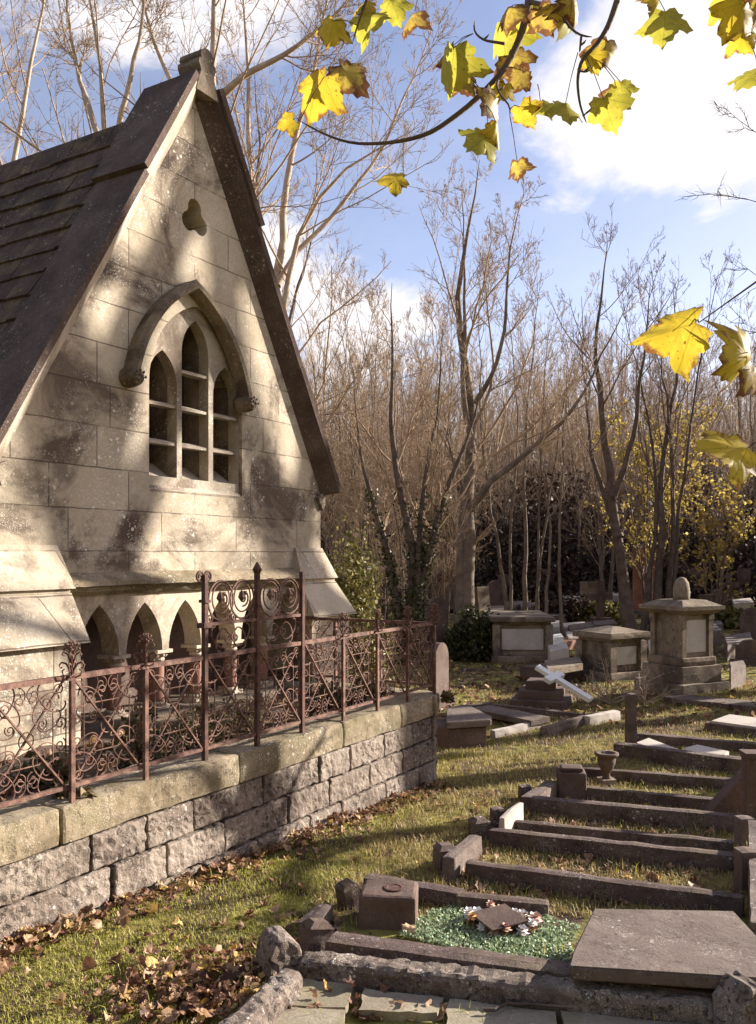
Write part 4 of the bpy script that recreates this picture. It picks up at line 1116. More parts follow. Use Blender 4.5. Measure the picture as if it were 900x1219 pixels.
poly = [(478, 1112), (505, 1086), (560, 1073), (640, 1086), (688, 1102), (676, 1152), (560, 1133)]
P = [G(x, y, .015) for x, y in poly]; c0 = sum(P, Vector()) / len(P)
rg = np.random.default_rng(44); A_ = np.array([list(p - c0) for p in P])
def in_poly(x, y):
    c = False; n = len(poly)
    for k in range(n):
        (x1, y1), (x2, y2) = poly[k], poly[(k + 1) % n]
        if (y1 > y) != (y2 > y) and x < (x2 - x1) * (y - y1) / (y2 - y1) + x1: c = not c
    return c
C = []
while len(C) < 1900:
    x, y = rg.uniform(470, 700), rg.uniform(1065, 1160)
    if in_poly(x, y): C.append(list(G(x, y, .02) - c0))
C = np.repeat(np.array(C), 5, axis=0) + rg.normal(size=(9500, 3)) * [.008, .008, .004]
V, Fq = leaf_quads(rg, C, .0105, 9500)
o = tag(link('glass_chips', npmesh('glass_chips', V, Fq, 4), M_glasschip, None, c0), 'bed of green glass chips filling the second grave', 'glass chips', kind='stuff')
def posy():
    b = G(597, 1112); e = empty('posy', b, R(-12), 'square memorial plaque ringed by white and faded fabric roses on the green chips', 'posy')
    m = MB(); m.rbox(.17, .15, .05, .012, .04, .003, 9, TR(0, .05, .0)); m.box(-.085, .085, -.035, .13, .051, .058, RX(R(4)) @ RZ(R(38)) @ TR(-.0, -.03, .008)); m.build('plaque', M_dark, e)
    rr = random.Random(5)
    for k in range(15):
        a = k * 2 * math.pi / 15 + rr.uniform(-.15, .15); x, y = .135 * math.cos(a), .05 + .11 * math.sin(a); z = rr.uniform(.03, .07)
        m = MB(); s = rr.uniform(.7, 1.15)
        for q in range(3):
            for j in range(5):
                an = j * 1.2566 + q * .6; op = .35 + .35 * q; r_ = (.010 + .006 * q) * s
                M = TR(x, y, z) @ RZ(an) @ RY(op)
                m.add([(0, -.008 * s, 0), (r_, -.011 * s, .012 * s), (r_ * 1.2, 0, .020 * s), (r_, .011 * s, .012 * s), (0, .008 * s, 0)], [(0, 1, 2, 3, 4)], M)
        m.build('flower', (M_petal, M_petal, M_pink, M_flame)[rr.choice((0, 1, 2, 3, 2)) % 4], e)
    V, Fq = leaf_quads(np.random.default_rng(6), np.array([[.13 * math.cos(a), .05 + .11 * math.sin(a), .02] for a in np.linspace(0, 6.2, 24)]), .045, 120)
    link('leaves', npmesh('leaves', V, Fq, 4), M_litter, e)
posy()
def slab(pxs, h_, th, mat, name, label, cat='ledger', amp=.0):
    P = [G(x, y, h_) for x, y in pxs]; c0 = sum(P, Vector()) / len(P); loc = [p - c0 for p in P]; n = len(P)
    # best level plane keeps the slab flat
    m = MB(); bm = bmesh.new(); vs = [bm.verts.new(p) for p in loc]; f = bm.faces.new(vs); bm.normal_update()
    if f.normal.z < 0: f.normal_flip()
    ex = bmesh.ops.extrude_face_region(bm, geom=[f]); 
    for v in ex['geom']:
        if isinstance(v, bmesh.types.BMVert): v.co.z -= th
    bmesh.ops.recalc_face_normals(bm, faces=bm.faces)
    bmesh.ops.bevel(bm, geom=[e for e in bm.edges], offset=.006, segments=2, affect='EDGES')
    me = bpy.data.meshes.new(name); bm.to_mesh(me); bm.free()
    return tag(link(name, me, mat, None, c0), label, cat)
slab([(707, 1081), (874, 1084), (900, 1112), (960, 1168), (677, 1150), (681, 1134)], .17, .045, M_slab, 'ledger_stone', 'large loose flat ledger stone with clipped corners resting across the kerbs at right')
# supports under the ledger
K((700, 1112), (890, 1120), .11, 'sunken kerb half hidden beneath the large loose ledger stone', .10, seed=12)

# the row of kerbed graves
KK = [((553, 1027), (886, 1070), .08, .07, 'long low kerb with dry grass before and behind it, nearest of the middle row'),
      ((581, 988), (876, 1019), .085, .07, 'kerb starting at the chamfered corner post, second of the middle row'),
      ((600, 977), (874, 1003), .08, .06, 'kerb starting at the square-topped post, third of the middle row'),
      ((632, 950), (889, 973), .10, .08, 'kerb running right from the small round-topped post'),
      ((694, 937), (862, 953), .08, .07, 'kerb running right from beneath the square block'),
      ((688, 914), (886, 929), .08, .07, 'kerb behind the small stone urn')]
for i, (a, b, h_, w_, lab) in enumerate(KK): K(a, b, h_, lab, w_, seed=20 + i)
post(530, 1034, .10, .125, 'chamfered corner post at the near left end of the middle row', None, R(20))
post(571, 997, .10, .115, 'broad chamfered corner post second along the left ends of the kerbs', None, R(20))
post(592, 990, .08, .145, 'square-topped corner post third along the left ends of the kerbs', None, R(15), 'flat')
post(625, 952, .085, .10, 'small round-topped corner post beside the pale tilted end stone', None, R(10), 'flat')
def K2(a, b, h_, lab, w_, mat, seed, side=1): return K(a, b, h_, lab, w_, mat, seed=seed, side=side)
K2((541, 1022), (574, 995), .11, 'sunlit end kerb joining the first and second corner posts', .07, M_slab, 31)
K2((601, 974), (624, 955), .14, 'pale tilted end stone joining the square-topped and round-topped posts', .04, M_marble, 32)
K2((637, 950), (668, 930), .10, 'weathered end kerb left of the square block', .10, M_kerb, 33)
b = G(681, 951); m = MB(); m.rbox(.19, .17, .21, .012, .04, .006, 9, TR(0, .06, -.03), seed=8); m.rbox(.15, .13, .03, .012, .04, .004, 9, TR(0, .06, .18), seed=9)
tag(m.build('stone_block', M_dark, None, b, R(-8)), 'square dark stone block with sunlit top at the end of a kerb', 'stone block')
def urn():
    b = G(722, 935); e = empty('stone_urn', b, .2, 'small weathered stone urn standing on a square foot behind the square block', 'urn')
    m = MB(); m.lathe([(.035, .05), (.028, .065), (.024, .09), (.045, .12), (.062, .16), (.066, .19), (.060, .20), (.075, .215), (.088, .225), (.088, .24), (.06, .24), (.05, .225)], 20); m.build('bowl', M_dark, e, smooth=True)
    m = MB(); m.rbox(.115, .115, .055, .008, .04, .003); m.build('foot', M_tomb, e)
urn()
# right-hand ends of the row
K2((893, 1098), (890, 975), .17, 'long side kerb with sunlit edge closing the right ends of the middle row', .08, M_slab, 41, -1)
post(886, 1006, .09, .16, 'sunlit square post where the side kerb meets the kerb rows', M_slab, R(5), 'flat')
post(888, 1062, .09, .2, 'tall dark corner post beside the large loose ledger stone', M_dark, R(5), 'flat')
b = G(872, 968); m = MB(); m.extrude([(-.16, -.03), (.16, -.03), (.18, .34), (.10, .30), (-.17, .02)], -.045, .045)
tag(m.build('leaning_stone', M_dark, None, b, R(6)), 'dark wedge-shaped stone sloping up to the right edge', 'gravestone')
b = G(896, 985); m = MB(); m.extrude([(-.05, -.05), (.30, -.05), (.30, .42), (-.05, .42)], -.05, .05); m.box(-.06, .31, -.06, .06, .421, .45)
tag(m.build('gravestone', M_dark, None, b, R(-4)), 'dark upright gravestone cut off by the right edge beside the wedge-shaped stone', 'gravestone')

# grave with the wooden post
K((730, 885), (905, 907), .12, 'front kerb of the grave beside the dark wooden post', .12, seed=51)
K((757, 873), (905, 886), .09, 'rear kerb of the grave beside the dark wooden post', .10, seed=52)
slab([(756, 884), (772, 878), (812, 893), (800, 897)], .10, .04, M_marble, 'broken_slab', 'left of two broken white slabs inside the grave by the wooden post', 'broken slab')
slab([(814, 890), (830, 886), (868, 894), (862, 900), (820, 899)], .10, .04, M_marble, 'broken_slab', 'right of two broken white slabs inside the grave by the wooden post', 'broken slab')
b = G(751, 898); m = MB(); m.rbox(.085, .07, .56, .008, .04, .004, 9, TR(0, 0, -.05)); m.frustum((-.0425, .0425, -.035, .035), .508, (-.02, .04, -.035, .035), .53)
tag(m.build('wooden_post', M_barkd, None, b, R(12)), 'dark upright wooden post standing at the corner of a kerbed grave', 'post')
K((838, 860), (905, 869), .08, 'kerb at the right edge with pale gravel behind it', .09, seed=54)
slab([(846, 858), (868, 850), (930, 858), (920, 868)], .10, .03, M_marble, 'pale_slab', 'pale slab of gravel and fallen ornaments at the right edge', 'slab')

# collapsed grave left of centre, cross on its steps
K((589, 870), (649, 857), .07, 'sunlit fallen kerb angled up to the right before the cross', .07, M_marble, seed=61)
K((651, 866), (701, 851), .10, 'brown rounded fallen kerb ending below the cross', .10, seed=62, rad=.04)
K((702, 853), (739, 846), .10, 'white fallen kerb just left of the dark wooden post', .09, M_marble, seed=63)
K((586, 838), (698, 851), .06, 'long thin rear kerb of the collapsed grave', .08, seed=64)
K((554, 841), (588, 836), .06, 'short rear kerb near the wall corner', .08, seed=65)
slab([(557, 843), (584, 839), (655, 853), (632, 858)], .10, .06, M_slab, 'sunken_slab', 'pale sunken flat slab of the collapsed grave with leaves on it', 'slab')
slab([(532, 842), (556, 838), (586, 853), (584, 857), (531, 860)], .26, .06, M_slab, 'ledger_stone', 'thick flat ledger stone right against the corner of the wall', 'ledger')
A = G(531, 860, .26); B = G(584, 857, .26); A.z -= .26; B.z -= .26
A.y += .04; B.y += .04; A.x += .03; B.x -= .03
block_thing('tomb_base', 'dark base beneath the thick flat ledger stone at the wall corner', 'tomb base', A, B, .5, .19, M_dark, seed=66)
b = G(642, 842); e = empty('stepped_base', b, R(-18), 'three-stepped dark stone base below the fallen white cross', 'stepped base')
for k, (w_, z0, z1) in enumerate(((.66, -.05, .09), (.50, .091, .19), (.34, .191, .29))):
    m = MB(); m.rbox(w_, w_, z1 - z0, .012, .06, .004, 8, TR(0, .22, z0), seed=k); m.build('step', M_dark, e)
m = MB(); m.extrude([(-.30, -.05), (.18, -.05), (.18, -.19), (.28, -.19), (.28, -.05), (.48, -.05), (.48, .05), (.28, .05), (.28, .19), (.18, .19), (.18, .05), (-.30, .05)], -.025, .025)
cr = tag(m.build('fallen_cross', M_white, None), 'bright white marble cross fallen aslant on the three-stepped base', 'cross')
shaft = Vector((.58, -.42, -.35)).normalized(); arm = Vector((.31, .40, .06)); arm = (arm - shaft * arm.dot(shaft)).normalized()
bot = at(702, 838, 10.0); ax = -shaft; nrm = arm.cross(ax)
Mx = Matrix((ax, nrm, arm)).transposed()
cr.matrix_world = Matrix.Translation(bot + ax * .29 + nrm * .05) @ Mx.to_4x4() @ Matrix.Scale(.95, 4)

# tombs
def chest_tomb(pxc, pyb, L, W_, H, rz, label, mat, panel, lid=.12, name='chest_tomb', dome=.0):
    b = G(pxc, pyb); e = empty(name, b, rz, label, 'tomb')
    m = MB(); m.rbox(L + .16, W_ + .16, .15, .015, .12, .006, 5, TR(0, W_ / 2, -.05)); m.build('plinth', mat, e)
    m = MB(); m.rbox(L - .04, W_ - .04, H - lid - .09, .01, .12, .004, 5, TR(0, W_ / 2, .10))
    for x in (-1, 1):
        for y in (0, 1): m.box(x * (L / 2) - .06, x * (L / 2) + .06, y * W_ - .06, y * W_ + .06, .101, H - lid - .005)
    m.build('body', mat, e)
    for x0, x1, y0, y1 in ((-L / 2 + .09, L / 2 - .09, -.003, .018),):
        m = MB(); m.box(x0, x1, y0, y1, .20, H - lid - .08); m.build('panel', panel, e)
    m = MB(); m.box(L / 2 - .021, L / 2 + .0, .09, W_ - .09, .20, H - lid - .08); m.build('panel', panel, e)
    m = MB(); m.box(-L / 2 - .03, L / 2 + .03, -.03, W_ + .03, H - lid, H - lid + .04)
    m.rbox(L + .2, W_ + .2, lid - .045, .015, .12, .006, 5, TR(0, W_ / 2, H - lid + .041))
    if dome: m.frustum((-L / 2 - .05, L / 2 + .05, -.05, W_ + .05), H - .006, (-L / 2 + .25, L / 2 - .25, W_ * .35, W_ * .65), H + dome)
    m.build('lid', mat, e); return e
chest_tomb(622, 788, .86, 1.7, .74, R(-3), 'low chest tomb with white marble front panel beside the ivy mound', M_tomb, M_marble)
chest_tomb(745, 808, .60, .55, .66, R(32), 'low chest tomb with flat dark lid standing corner-on behind the dark wooden post', M_tomb, M_marble, .13, dome=.06)
def pedestal():
    b = G(838, 824); e = empty('pedestal_tomb', b, R(28), 'tall weathered square pedestal tomb with moulded cap and worn finial', 'tomb')
    m = MB(); m.rbox(.80, .80, .16, .01, .12, .005, 5, TR(0, .35, -.05)); m.rbox(.66, .66, .20, .01, .12, .005, 5, TR(0, .35, .11)); m.rbox(.58, .58, .10, .02, .12, .004, 5, TR(0, .35, .311)); m.build('base', M_tomb, e)
    m = MB(); m.box(-.22, .22, .13, .57, .412, .93)
    for x in (-1, 1):
        for y in (-1, 1):
            m.box(x * .225 - .035, x * .225 + .035, .35 + y * .225 - .035, .35 + y * .225 + .035, .412, .90)
            m.box(x * .225 - .045, x * .225 + .045, .35 + y * .225 - .045, .35 + y * .225 + .045, .86, .93)
    m.build('shaft', M_tomb, e)
    m = MB(); m.box(-.165, .165, .119, .129, .47, .86); m.build('panel', M_marble, e)
    m = MB(); m.box(.221, .231, .19, .51, .47, .86); m.build('panel', M_marble, e)
    m = MB(); m.frustum((-.27, .27, .08, .62), .931, (-.35, .35, .0, .70), .985); m.box(-.36, .36, -.01, .71, .986, 1.03); m.frustum((-.34, .34, .01, .69), 1.031, (-.2, .2, .15, .55), 1.10); m.build('cap', M_tomb, e)
    m = MB(); m.lathe([(.10, 1.095), (.105, 1.15), (.10, 1.24), (.085, 1.31), (.05, 1.36), (.02, 1.375)], 12, TR(0, .35, 0))
    m.v = [(x + .012 * mnoise.noise(Vector((x, y, z)) * 14), y + .012 * mnoise.noise(Vector((z, x, y)) * 14), z) for x, y, z in m.v]; m.build('finial', M_tomb, e, smooth=True)
pedestal()
K((790, 830), (905, 842), .07, 'flat kerb along the foot of the tall pedestal', .4, M_kerb, seed=71)
slab([(648, 786), (690, 781), (694, 790), (652, 797)], .30, .09, M_tomb, 'ledger_stone', 'mossy ledger stone between the two chest tombs')
K((651, 797), (694, 791), .20, 'block carrying the mossy ledger stone between the chest tombs', .5, M_dark, seed=72, name='tomb_base', cat='tomb base')
slab([(771, 762), (796, 757), (798, 772), (774, 778)], .18, .08, M_marble, 'ledger_stone', 'white sloping ledger stone between the flat-lidded tomb and the pedestal')
slab([(673, 752), (712, 746), (716, 751), (676, 758)], .22, .08, M_marble, 'ledger_stone', 'pale pinkish ledger stone behind the flat-lidded chest tomb')
K((668, 765), (716, 757), .16, 'dark red granite base under the pale pinkish ledger stone', .5, M_granite, seed=73, name='tomb_base', cat='tomb base')

# headstones further back
def headstone(pxc, pyb, w_, h_, kind, label, mat, rz=0.0, lean=0.0, th=.09):
    b = G(pxc, pyb); m = MB(); hw = w_ / 2
    e = empty('headstone', b, rz, label, 'gravestone'); e.rotation_euler = (lean, 0, rz)
    if kind == 'round': top = [(hw * math.cos(a), h_ - hw + hw * math.sin(a)) for a in np.linspace(0, math.pi, 13)]
    elif kind == 'point': top = arch(hw, hw * 1.1, h_ - hw * 1.1, 7)[::-1]
    elif kind == 'shoulder': top = [(hw, h_ * .78), (hw * .7, h_ * .80)] + [(hw * .7 * math.cos(a), h_ * .82 + (h_ * .18) * math.sin(a)) for a in np.linspace(0, math.pi, 9)] + [(-hw * .7, h_ * .80), (-hw, h_ * .78)]
    elif kind == 'flat': top = [(hw, h_), (-hw, h_)]
    if kind == 'cross':
        a = w_ * .14; m.extrude([(-a, .2), (a, .2), (a, h_ * .58), (hw, h_ * .58), (hw, h_ * .58 + 2 * a), (a, h_ * .58 + 2 * a), (a, h_), (-a, h_), (-a, h_ * .58 + 2 * a), (-hw, h_ * .58 + 2 * a), (-hw, h_ * .58), (-a, h_ * .58)], -a * .8, a * .8); m.build('cross', mat, e)
        m = MB(); m.box(-.3, .3, -.25, .25, -.1, .1); m.box(-.2, .2, -.17, .17, .101, .2); m.build('base', mat, e)
    elif kind == 'obelisk':
        m.frustum((-hw * .7, hw * .7, -hw * .7, hw * .7), .26, (-hw * .48, hw * .48, -hw * .48, hw * .48), h_ * .92); m.frustum((-hw * .48, hw * .48, -hw * .48, hw * .48), h_ * .921, (-.01, .01, -.01, .01), h_); m.build('shaft', mat, e)
        m = MB(); m.box(-hw * 1.2, hw * 1.2, -hw * 1.2, hw * 1.2, -.1, .12); m.box(-hw, hw, -hw, hw, .121, .259); m.build('base', mat, e)
    else:
        m.extrude([(-hw, .0), (hw, .0)] + top, -th / 2, th / 2); m.build('slab', mat, e)
        m = MB(); m.box(-hw - .06, hw + .06, -th / 2 - .07, th / 2 + .07, -.12, .10); m.build('base', mat, e)
for a in ((478, 752, .42, 1.75, 'obelisk', 'tapering dark obelisk behind the railing beside the ivy-clad tree', M_tomb, .3),
          (448, 752, .62, 1.35, 'round', 'dark round-topped headstone between the ivy bush and the obelisk', M_dark, .2),
          (497, 757, .6, 1.0, 'shoulder', 'dark shouldered headstone just right of the obelisk', M_dark, -.1),
          (518, 770, .45, .95, 'point', 'dark pointed headstone leaning behind the railing corner', M_dark, .4, .12),
          (530, 728, .55, .8, 'flat', 'pale flat-topped headstone left of the forked tree', M_tomb, .1),
          (522, 842, .40, .75, 'round', 'grey headstone edge standing close behind the wall corner', M_dark, 1.1),
          (577, 746, .45, .95, 'flat', 'narrow pale headstone right behind the forked tree', M_tomb, .8, -.1),
          (768, 735, .62, 1.75, 'flat', 'tall reddish granite slab monument behind the dark many-stemmed tree', M_granite, .1),
          (715, 745, .55, 1.05, 'cross', 'small dark stone cross on a stepped foot behind the leaning tree', M_dark, .2),
          (703, 728, .6, .8, 'flat', 'square mossy headstone left of the dark leaning tree', M_tomb, .3),
          (868, 722, .5, .9, 'cross', 'dark stone cross on the slope above the low hedge', M_dark, -.1),
          (895, 760, .42, .6, 'round', 'dark round headstone at the right edge beyond the low hedge', M_dark, -.2),
          (893, 792, .42, .4, 'shoulder', 'squat dark headstone at the right edge level with the pedestal', M_dark, -.1),
          (648, 716, .6, .95, 'round', 'round-topped headstone between the thin stems in the shade', M_dark, .1),
          (690, 708, .5, 1.0, 'point', 'small pointed headstone deep in the shade of the slope', M_dark, .2),
          (830, 712, .6, .9, 'round', 'round headstone in the leaf litter just above the pedestal finial', M_dark, .2),
          (507, 722, .5, .9, 'round', 'small round headstone deep behind the ivy-clad tree', M_dark, .2),
          (600, 720, .5, .9, 'shoulder', 'dark shouldered headstone behind the slim two-stemmed tree', M_dark, .2)):
    headstone(*a)
rs = random.Random(41)
for k in range(16):
    px = 565 + 21 * k + rs.uniform(-8, 8); py = rs.uniform(702, 738)
    headstone(px, py, rs.uniform(.4, .6), rs.uniform(.55, .95), rs.choice(('round', 'flat', 'shoulder', 'point')), 'small dark headstone standing in the shade under the trees beyond the tombs', rs.choice((M_dark, M_tomb)), rs.uniform(-.3, .5), rs.uniform(-.1, .1))
for o in bpy.data.objects:
    if o.get('label', '').startswith('small dark headstone standing in the shade'): o['group'] = 'headstones in the shade under the trees'
for k in range(12):
    px = 570 + 27 * k + rs.uniform(-10, 10); py = rs.uniform(712, 748); w_ = rs.uniform(18, 30)
    tag(slab([(px, py), (px + w_, py - 2), (px + w_ + 4, py + 3), (px + 2, py + 5)], .2, .22, rs.choice((M_slab, M_slab, M_marble)), 'ledger_stone', 'flat ledger stone lying in the shade under the trees beyond the tombs'), group='ledger stones in the shade under the trees')
for i, (pts, lab, mt) in enumerate((([(652, 768), (674, 765), (677, 771), (655, 775)], 'small pale slab in the broken row just right of the marble-panelled tomb', M_marble), ([(654, 756), (668, 754), (671, 758), (656, 761)], 'little white slab behind the small pale slab right of the marble-panelled tomb', M_white), ([(676, 744), (704, 740), (707, 745), (679, 749)], 'weathered ledger behind the pale pinkish ledger', M_slab), ([(798, 757), (826, 754), (829, 760), (800, 764)], 'low ledger half hidden by the shaft of the pedestal', M_slab), ([(668, 668 + 38), (706, 703), (712, 710), (672, 714)], 'distant pale ledger catching sun between the thin trees', M_marble),
        ([(720, 704), (752, 703), (754, 708), (722, 710)], 'distant white ledger catching sun left of the leaning tree', M_marble),
        ([(572, 722), (602, 720), (606, 728), (574, 731)], 'pale flat ledger in the shade right of the forked tree', M_slab),
        ([(585, 764), (610, 761), (612, 766), (588, 770)], 'low ledger partly hidden by the marble-panelled tomb', M_slab),
        ([(862, 757), (893, 752), (896, 762), (866, 768)], 'grey ledger in front of the low hedge', M_slab),
        ([(536, 748), (556, 746), (556, 752), (536, 755)], 'dark ledger in the shade left of the forked tree trunk', M_slab),
        ([(800, 738), (836, 735), (838, 740), (802, 743)], 'dim ledger lying behind the pedestal cap', M_slab),
        ([(842, 742), (850, 741), (860, 750), (846, 752)], 'mossy ledger beside the pedestal cap below the hedge', M_slab),
        ([(628, 742), (668, 738), (672, 745), (632, 749)], 'sunlit ledger behind the marble-panelled chest tomb', M_marble),
        ([(868, 788), (885, 786), (888, 792), (870, 794)], 'small slab lying in the grass right of the pedestal', M_slab))):
    slab(pts, .28, .3, mt, 'ledger_stone', lab)
m = MB(); m.tube([(-.9, 0, .1), (-.3, .02, .12), (.2, 0, .1), (.55, .05, .35), (.85, .1, .62)], [.06, .065, .06, .05, .03], 8)
b = G(846, 694); tag(m.build('fallen_log', M_barkm, None, b, .1), 'bent fallen log on the slope above the pedestal', 'log')

# ------------------------------------------------------------------ grass and dead leaves
def in_front(X, Y, margin=0.0):
    return (X - P0.x) * NV.x + (Y - P0.y) * NV.y > margin
def walls_clear(X, Y):
    s = (X - P0.x) * DV.x + (Y - P0.y) * DV.y
    return in_front(X, Y, .0) | (s > 3.78)
def blades(name, label, n, y0, y1, hgt, wid, mat, seed, mask, pw=1.0):
    rg = np.random.default_rng(seed); Y = y0 * (y1 / y0) ** rg.random(n); X = rg.uniform(-.47, .47, n) * Y
    k = walls_clear(X, Y) & mask(X, Y, rg); X, Y = X[k], Y[k]; n = len(X)
    a = rg.uniform(0, 6.283, n); ln = hgt * rg.uniform(.45, 1.3, n) * (.8 + .2 * Y / y0) ** pw; wd = wid * (.6 + .4 * Y / y0)
    b = np.stack([X, Y, gz(X, Y) - .004], 1); d = np.stack([np.cos(a), np.sin(a), 0 * a], 1); p = np.stack([-np.sin(a), np.cos(a), 0 * a], 1)
    lean = rg.uniform(.2, 1.1, n)
    mid = b + d * (ln * .25 * lean)[:, None] + np.array([0, 0, 1]) * (ln * .6)[:, None]; tip = b + d * (ln * .75 * lean)[:, None] + np.array([0, 0, 1]) * (ln * (1.05 - .35 * lean))[:, None]
    w_ = (p * wd[:, None])
    V = np.stack([b - w_, b + w_, mid + w_ * .7, mid - w_ * .7, tip + w_ * .1, tip - w_ * .1], 1)
    base = np.arange(n)[:, None] * 6; Fq = np.concatenate([base + [0, 1, 2, 3], base + [3, 2, 4, 5]])
    tag(link(name, npmesh(name, V, Fq, 4), mat), label, 'grass', kind='stuff')
pxf = lambda X, Y: (HX + F * X / Y)
def patch(X, Y, f=1.0, ph=0.0): return .5 + .25 * np.sin(2.3 * f * X + 1.1 * f * Y + ph) + .25 * np.sin(3.7 * f * Y - 2.1 * f * X + 2 * ph)
gx = np.array([G(270, 1219).y, G(420, 1060).y])
def lawn(X, Y, rg):
    # the strip of lawn between the wall and the graves, then thinner cover beyond
    lim = 330 + (1180 - (HY + F * 1.6 / Y)) * .72
    strip = (pxf(X, Y) < np.clip(lim, 250, 660)) & (Y < 8.5)
    keep = rg.random(len(X)) < np.where(strip, .55 + .45 * patch(X, Y, 2), .30 * patch(X, Y, 1.3, 1) * (Y > 6))
    return keep
blades('grass', 'short mossy grass between the wall and the graves', 300000, 2.5, 16, .020, .0016, M_grass, 1, lawn)
def dry(X, Y, rg):
    lim = 330 + (1180 - (HY + F * 1.6 / Y)) * .72
    return (pxf(X, Y) > lim - 20) & (Y > 3.75) & (rg.random(len(X)) < .35 + .6 * patch(X, Y, 2.5, .5))
blades('grass_tufts', 'longer grass tufts scattered over the lawn and along the kerbs', 16000, 2.7, 11, .052, .0022, M_grass, 3, lambda X, Y, rg: (patch(X, Y, 5.0, 1.7) * rg.uniform(.6, 1.3, len(X)) > .80))
blades('dry_grass', 'pale dry grass inside and around the kerbed graves', 170000, 3.5, 12, .034, .0022, M_straw, 2, dry)

def litter(name, label, pts, size, seed, mat=M_litter, lift=.006, m=14):
    rg = np.random.default_rng(seed); n = len(pts); a = np.linspace(0, 2 * math.pi, m + 1)[:-1][None]
    s = size * rg.uniform(.45, 1.5, n)[:, None]
    lobe = rg.uniform(.15, .6, (n, 1)) * (rg.random((n, 1)) < .8)
    r_ = (.80 + .2 * np.cos(a)) * (1 - lobe + lobe * np.abs(np.cos(2.5 * a)) ** .8) * rg.uniform(.85, 1.12, (n, m))
    asp = rg.uniform(.55, 1.05, (n, 1)); ox, oy = r_ * np.cos(a) * s, r_ * np.sin(a) * s * asp
    X = np.concatenate([ox, ox * .55, ox[:, :1] * 0], 1); Y = np.concatenate([oy, oy * .55, oy[:, :1] * 0], 1)
    cu, cv_, fold = rg.uniform(-.4, .9, (n, 1)), rg.uniform(-.6, 1.0, (n, 1)), rg.uniform(-.2, .5, (n, 1))
    Z = (cu * X ** 2 + cv_ * Y ** 2) / s + fold * np.abs(Y) + rg.normal(size=X.shape) * s * .09
    tx, ty, q = rg.normal(0, .32, (n, 1)), rg.normal(0, .32, (n, 1)), rg.uniform(0, 6.283, (n, 1))
    X, Z = X * np.cos(ty) + Z * np.sin(ty), -X * np.sin(ty) + Z * np.cos(ty)
    Y, Z = Y * np.cos(tx) - Z * np.sin(tx), Y * np.sin(tx) + Z * np.cos(tx)
    X, Y = X * np.cos(q) - Y * np.sin(q), X * np.sin(q) + Y * np.cos(q)
    V = np.stack([X, Y, Z - np.minimum(Z.min(1, keepdims=True) * .8, 0)], -1) + pts[:, None] + np.array([0, 0, lift])
    k = 2 * m + 1; b = np.arange(n)[:, None] * k; T_ = []
    for i in range(m):
        j = (i + 1) % m; T_ += [b + [i, j, m + j], b + [i, m + j, m + i], b + [m + i, m + j, 2 * m]]
    tag(link(name, npmesh(name, V, np.concatenate(T_), 3), mat), label, 'leaves', kind='stuff')
rg = np.random.default_rng(71)
def gp(X, Y, up=0.0): return np.stack([X, Y, gz(X, Y) + up], 1)
s = rg.uniform(-.5, 3.6, 800); dn = np.abs(rg.normal(0, .09, 800)) + .02; heap = np.maximum(0, .05 - dn * .35) * rg.random(800)
wp = np.array([list(wl(a, b)) for a, b in zip(s, dn)]); k1 = gp(wp[:, 0], wp[:, 1]); k1[:, 2] += heap
c = G(235, 1180); X = c.x + rg.normal(0, .20, 620) * 1; Y = c.y + rg.normal(0, .16, 620); k2 = gp(X, Y, .0); k2[:, 2] += .03 * rg.random(620)
Y = 3.1 * (13 / 3.1) ** rg.random(2600); X = rg.uniform(-.3, .46, 2600) * Y; k = walls_clear(X, Y) & (rg.random(2600) < patch(X, Y, 1.6, 2)); k3 = gp(X[k], Y[k])
xx, yy = rg.normal(300, 75, 260), rg.normal(1120, 28, 260); k5 = np.array([list(G(a, min(1210, 1175 - (a - 235) * .42 + (b - 1120)), 0)) for a, b in zip(xx, yy)])
Y = rg.uniform(3.9, 6.0, 900); X = rg.uniform(.1, .38, 900) * Y; k4 = gp(X, Y)
litter('dead_leaves', 'brown fallen leaves strewn along the wall foot and between the graves', np.concatenate([k1, k2[:380], k3[::2], k4[::2], k5[:180]]), .025, 72, m=20)
Y = 9 * (30 / 9) ** rg.random(3500); X = rg.uniform(-.1, .5, 3500) * Y; litter('leaf_litter', 'scattered fallen leaves among the far tombs', gp(X, Y), .045, 73, m=8)
X = rg.uniform(-.1, .12, 60); pts = np.array([list(G(415 + 150 * a, 1203 + 12 * b, .0)) for a, b in rg.random((26, 2))]); litter('gap_leaves', 'curled leaves in the gap of the front flagstones', pts, .026, 74)
pts = np.array([list(wl(a, -b, .53)) for a, b in zip(rg.uniform(-.6, 3.4, 380), rg.uniform(.25, 1.0, 380))]); litter('terrace_leaves', 'dead leaves behind the railing at the foot of the chapel', pts, .04, 75)

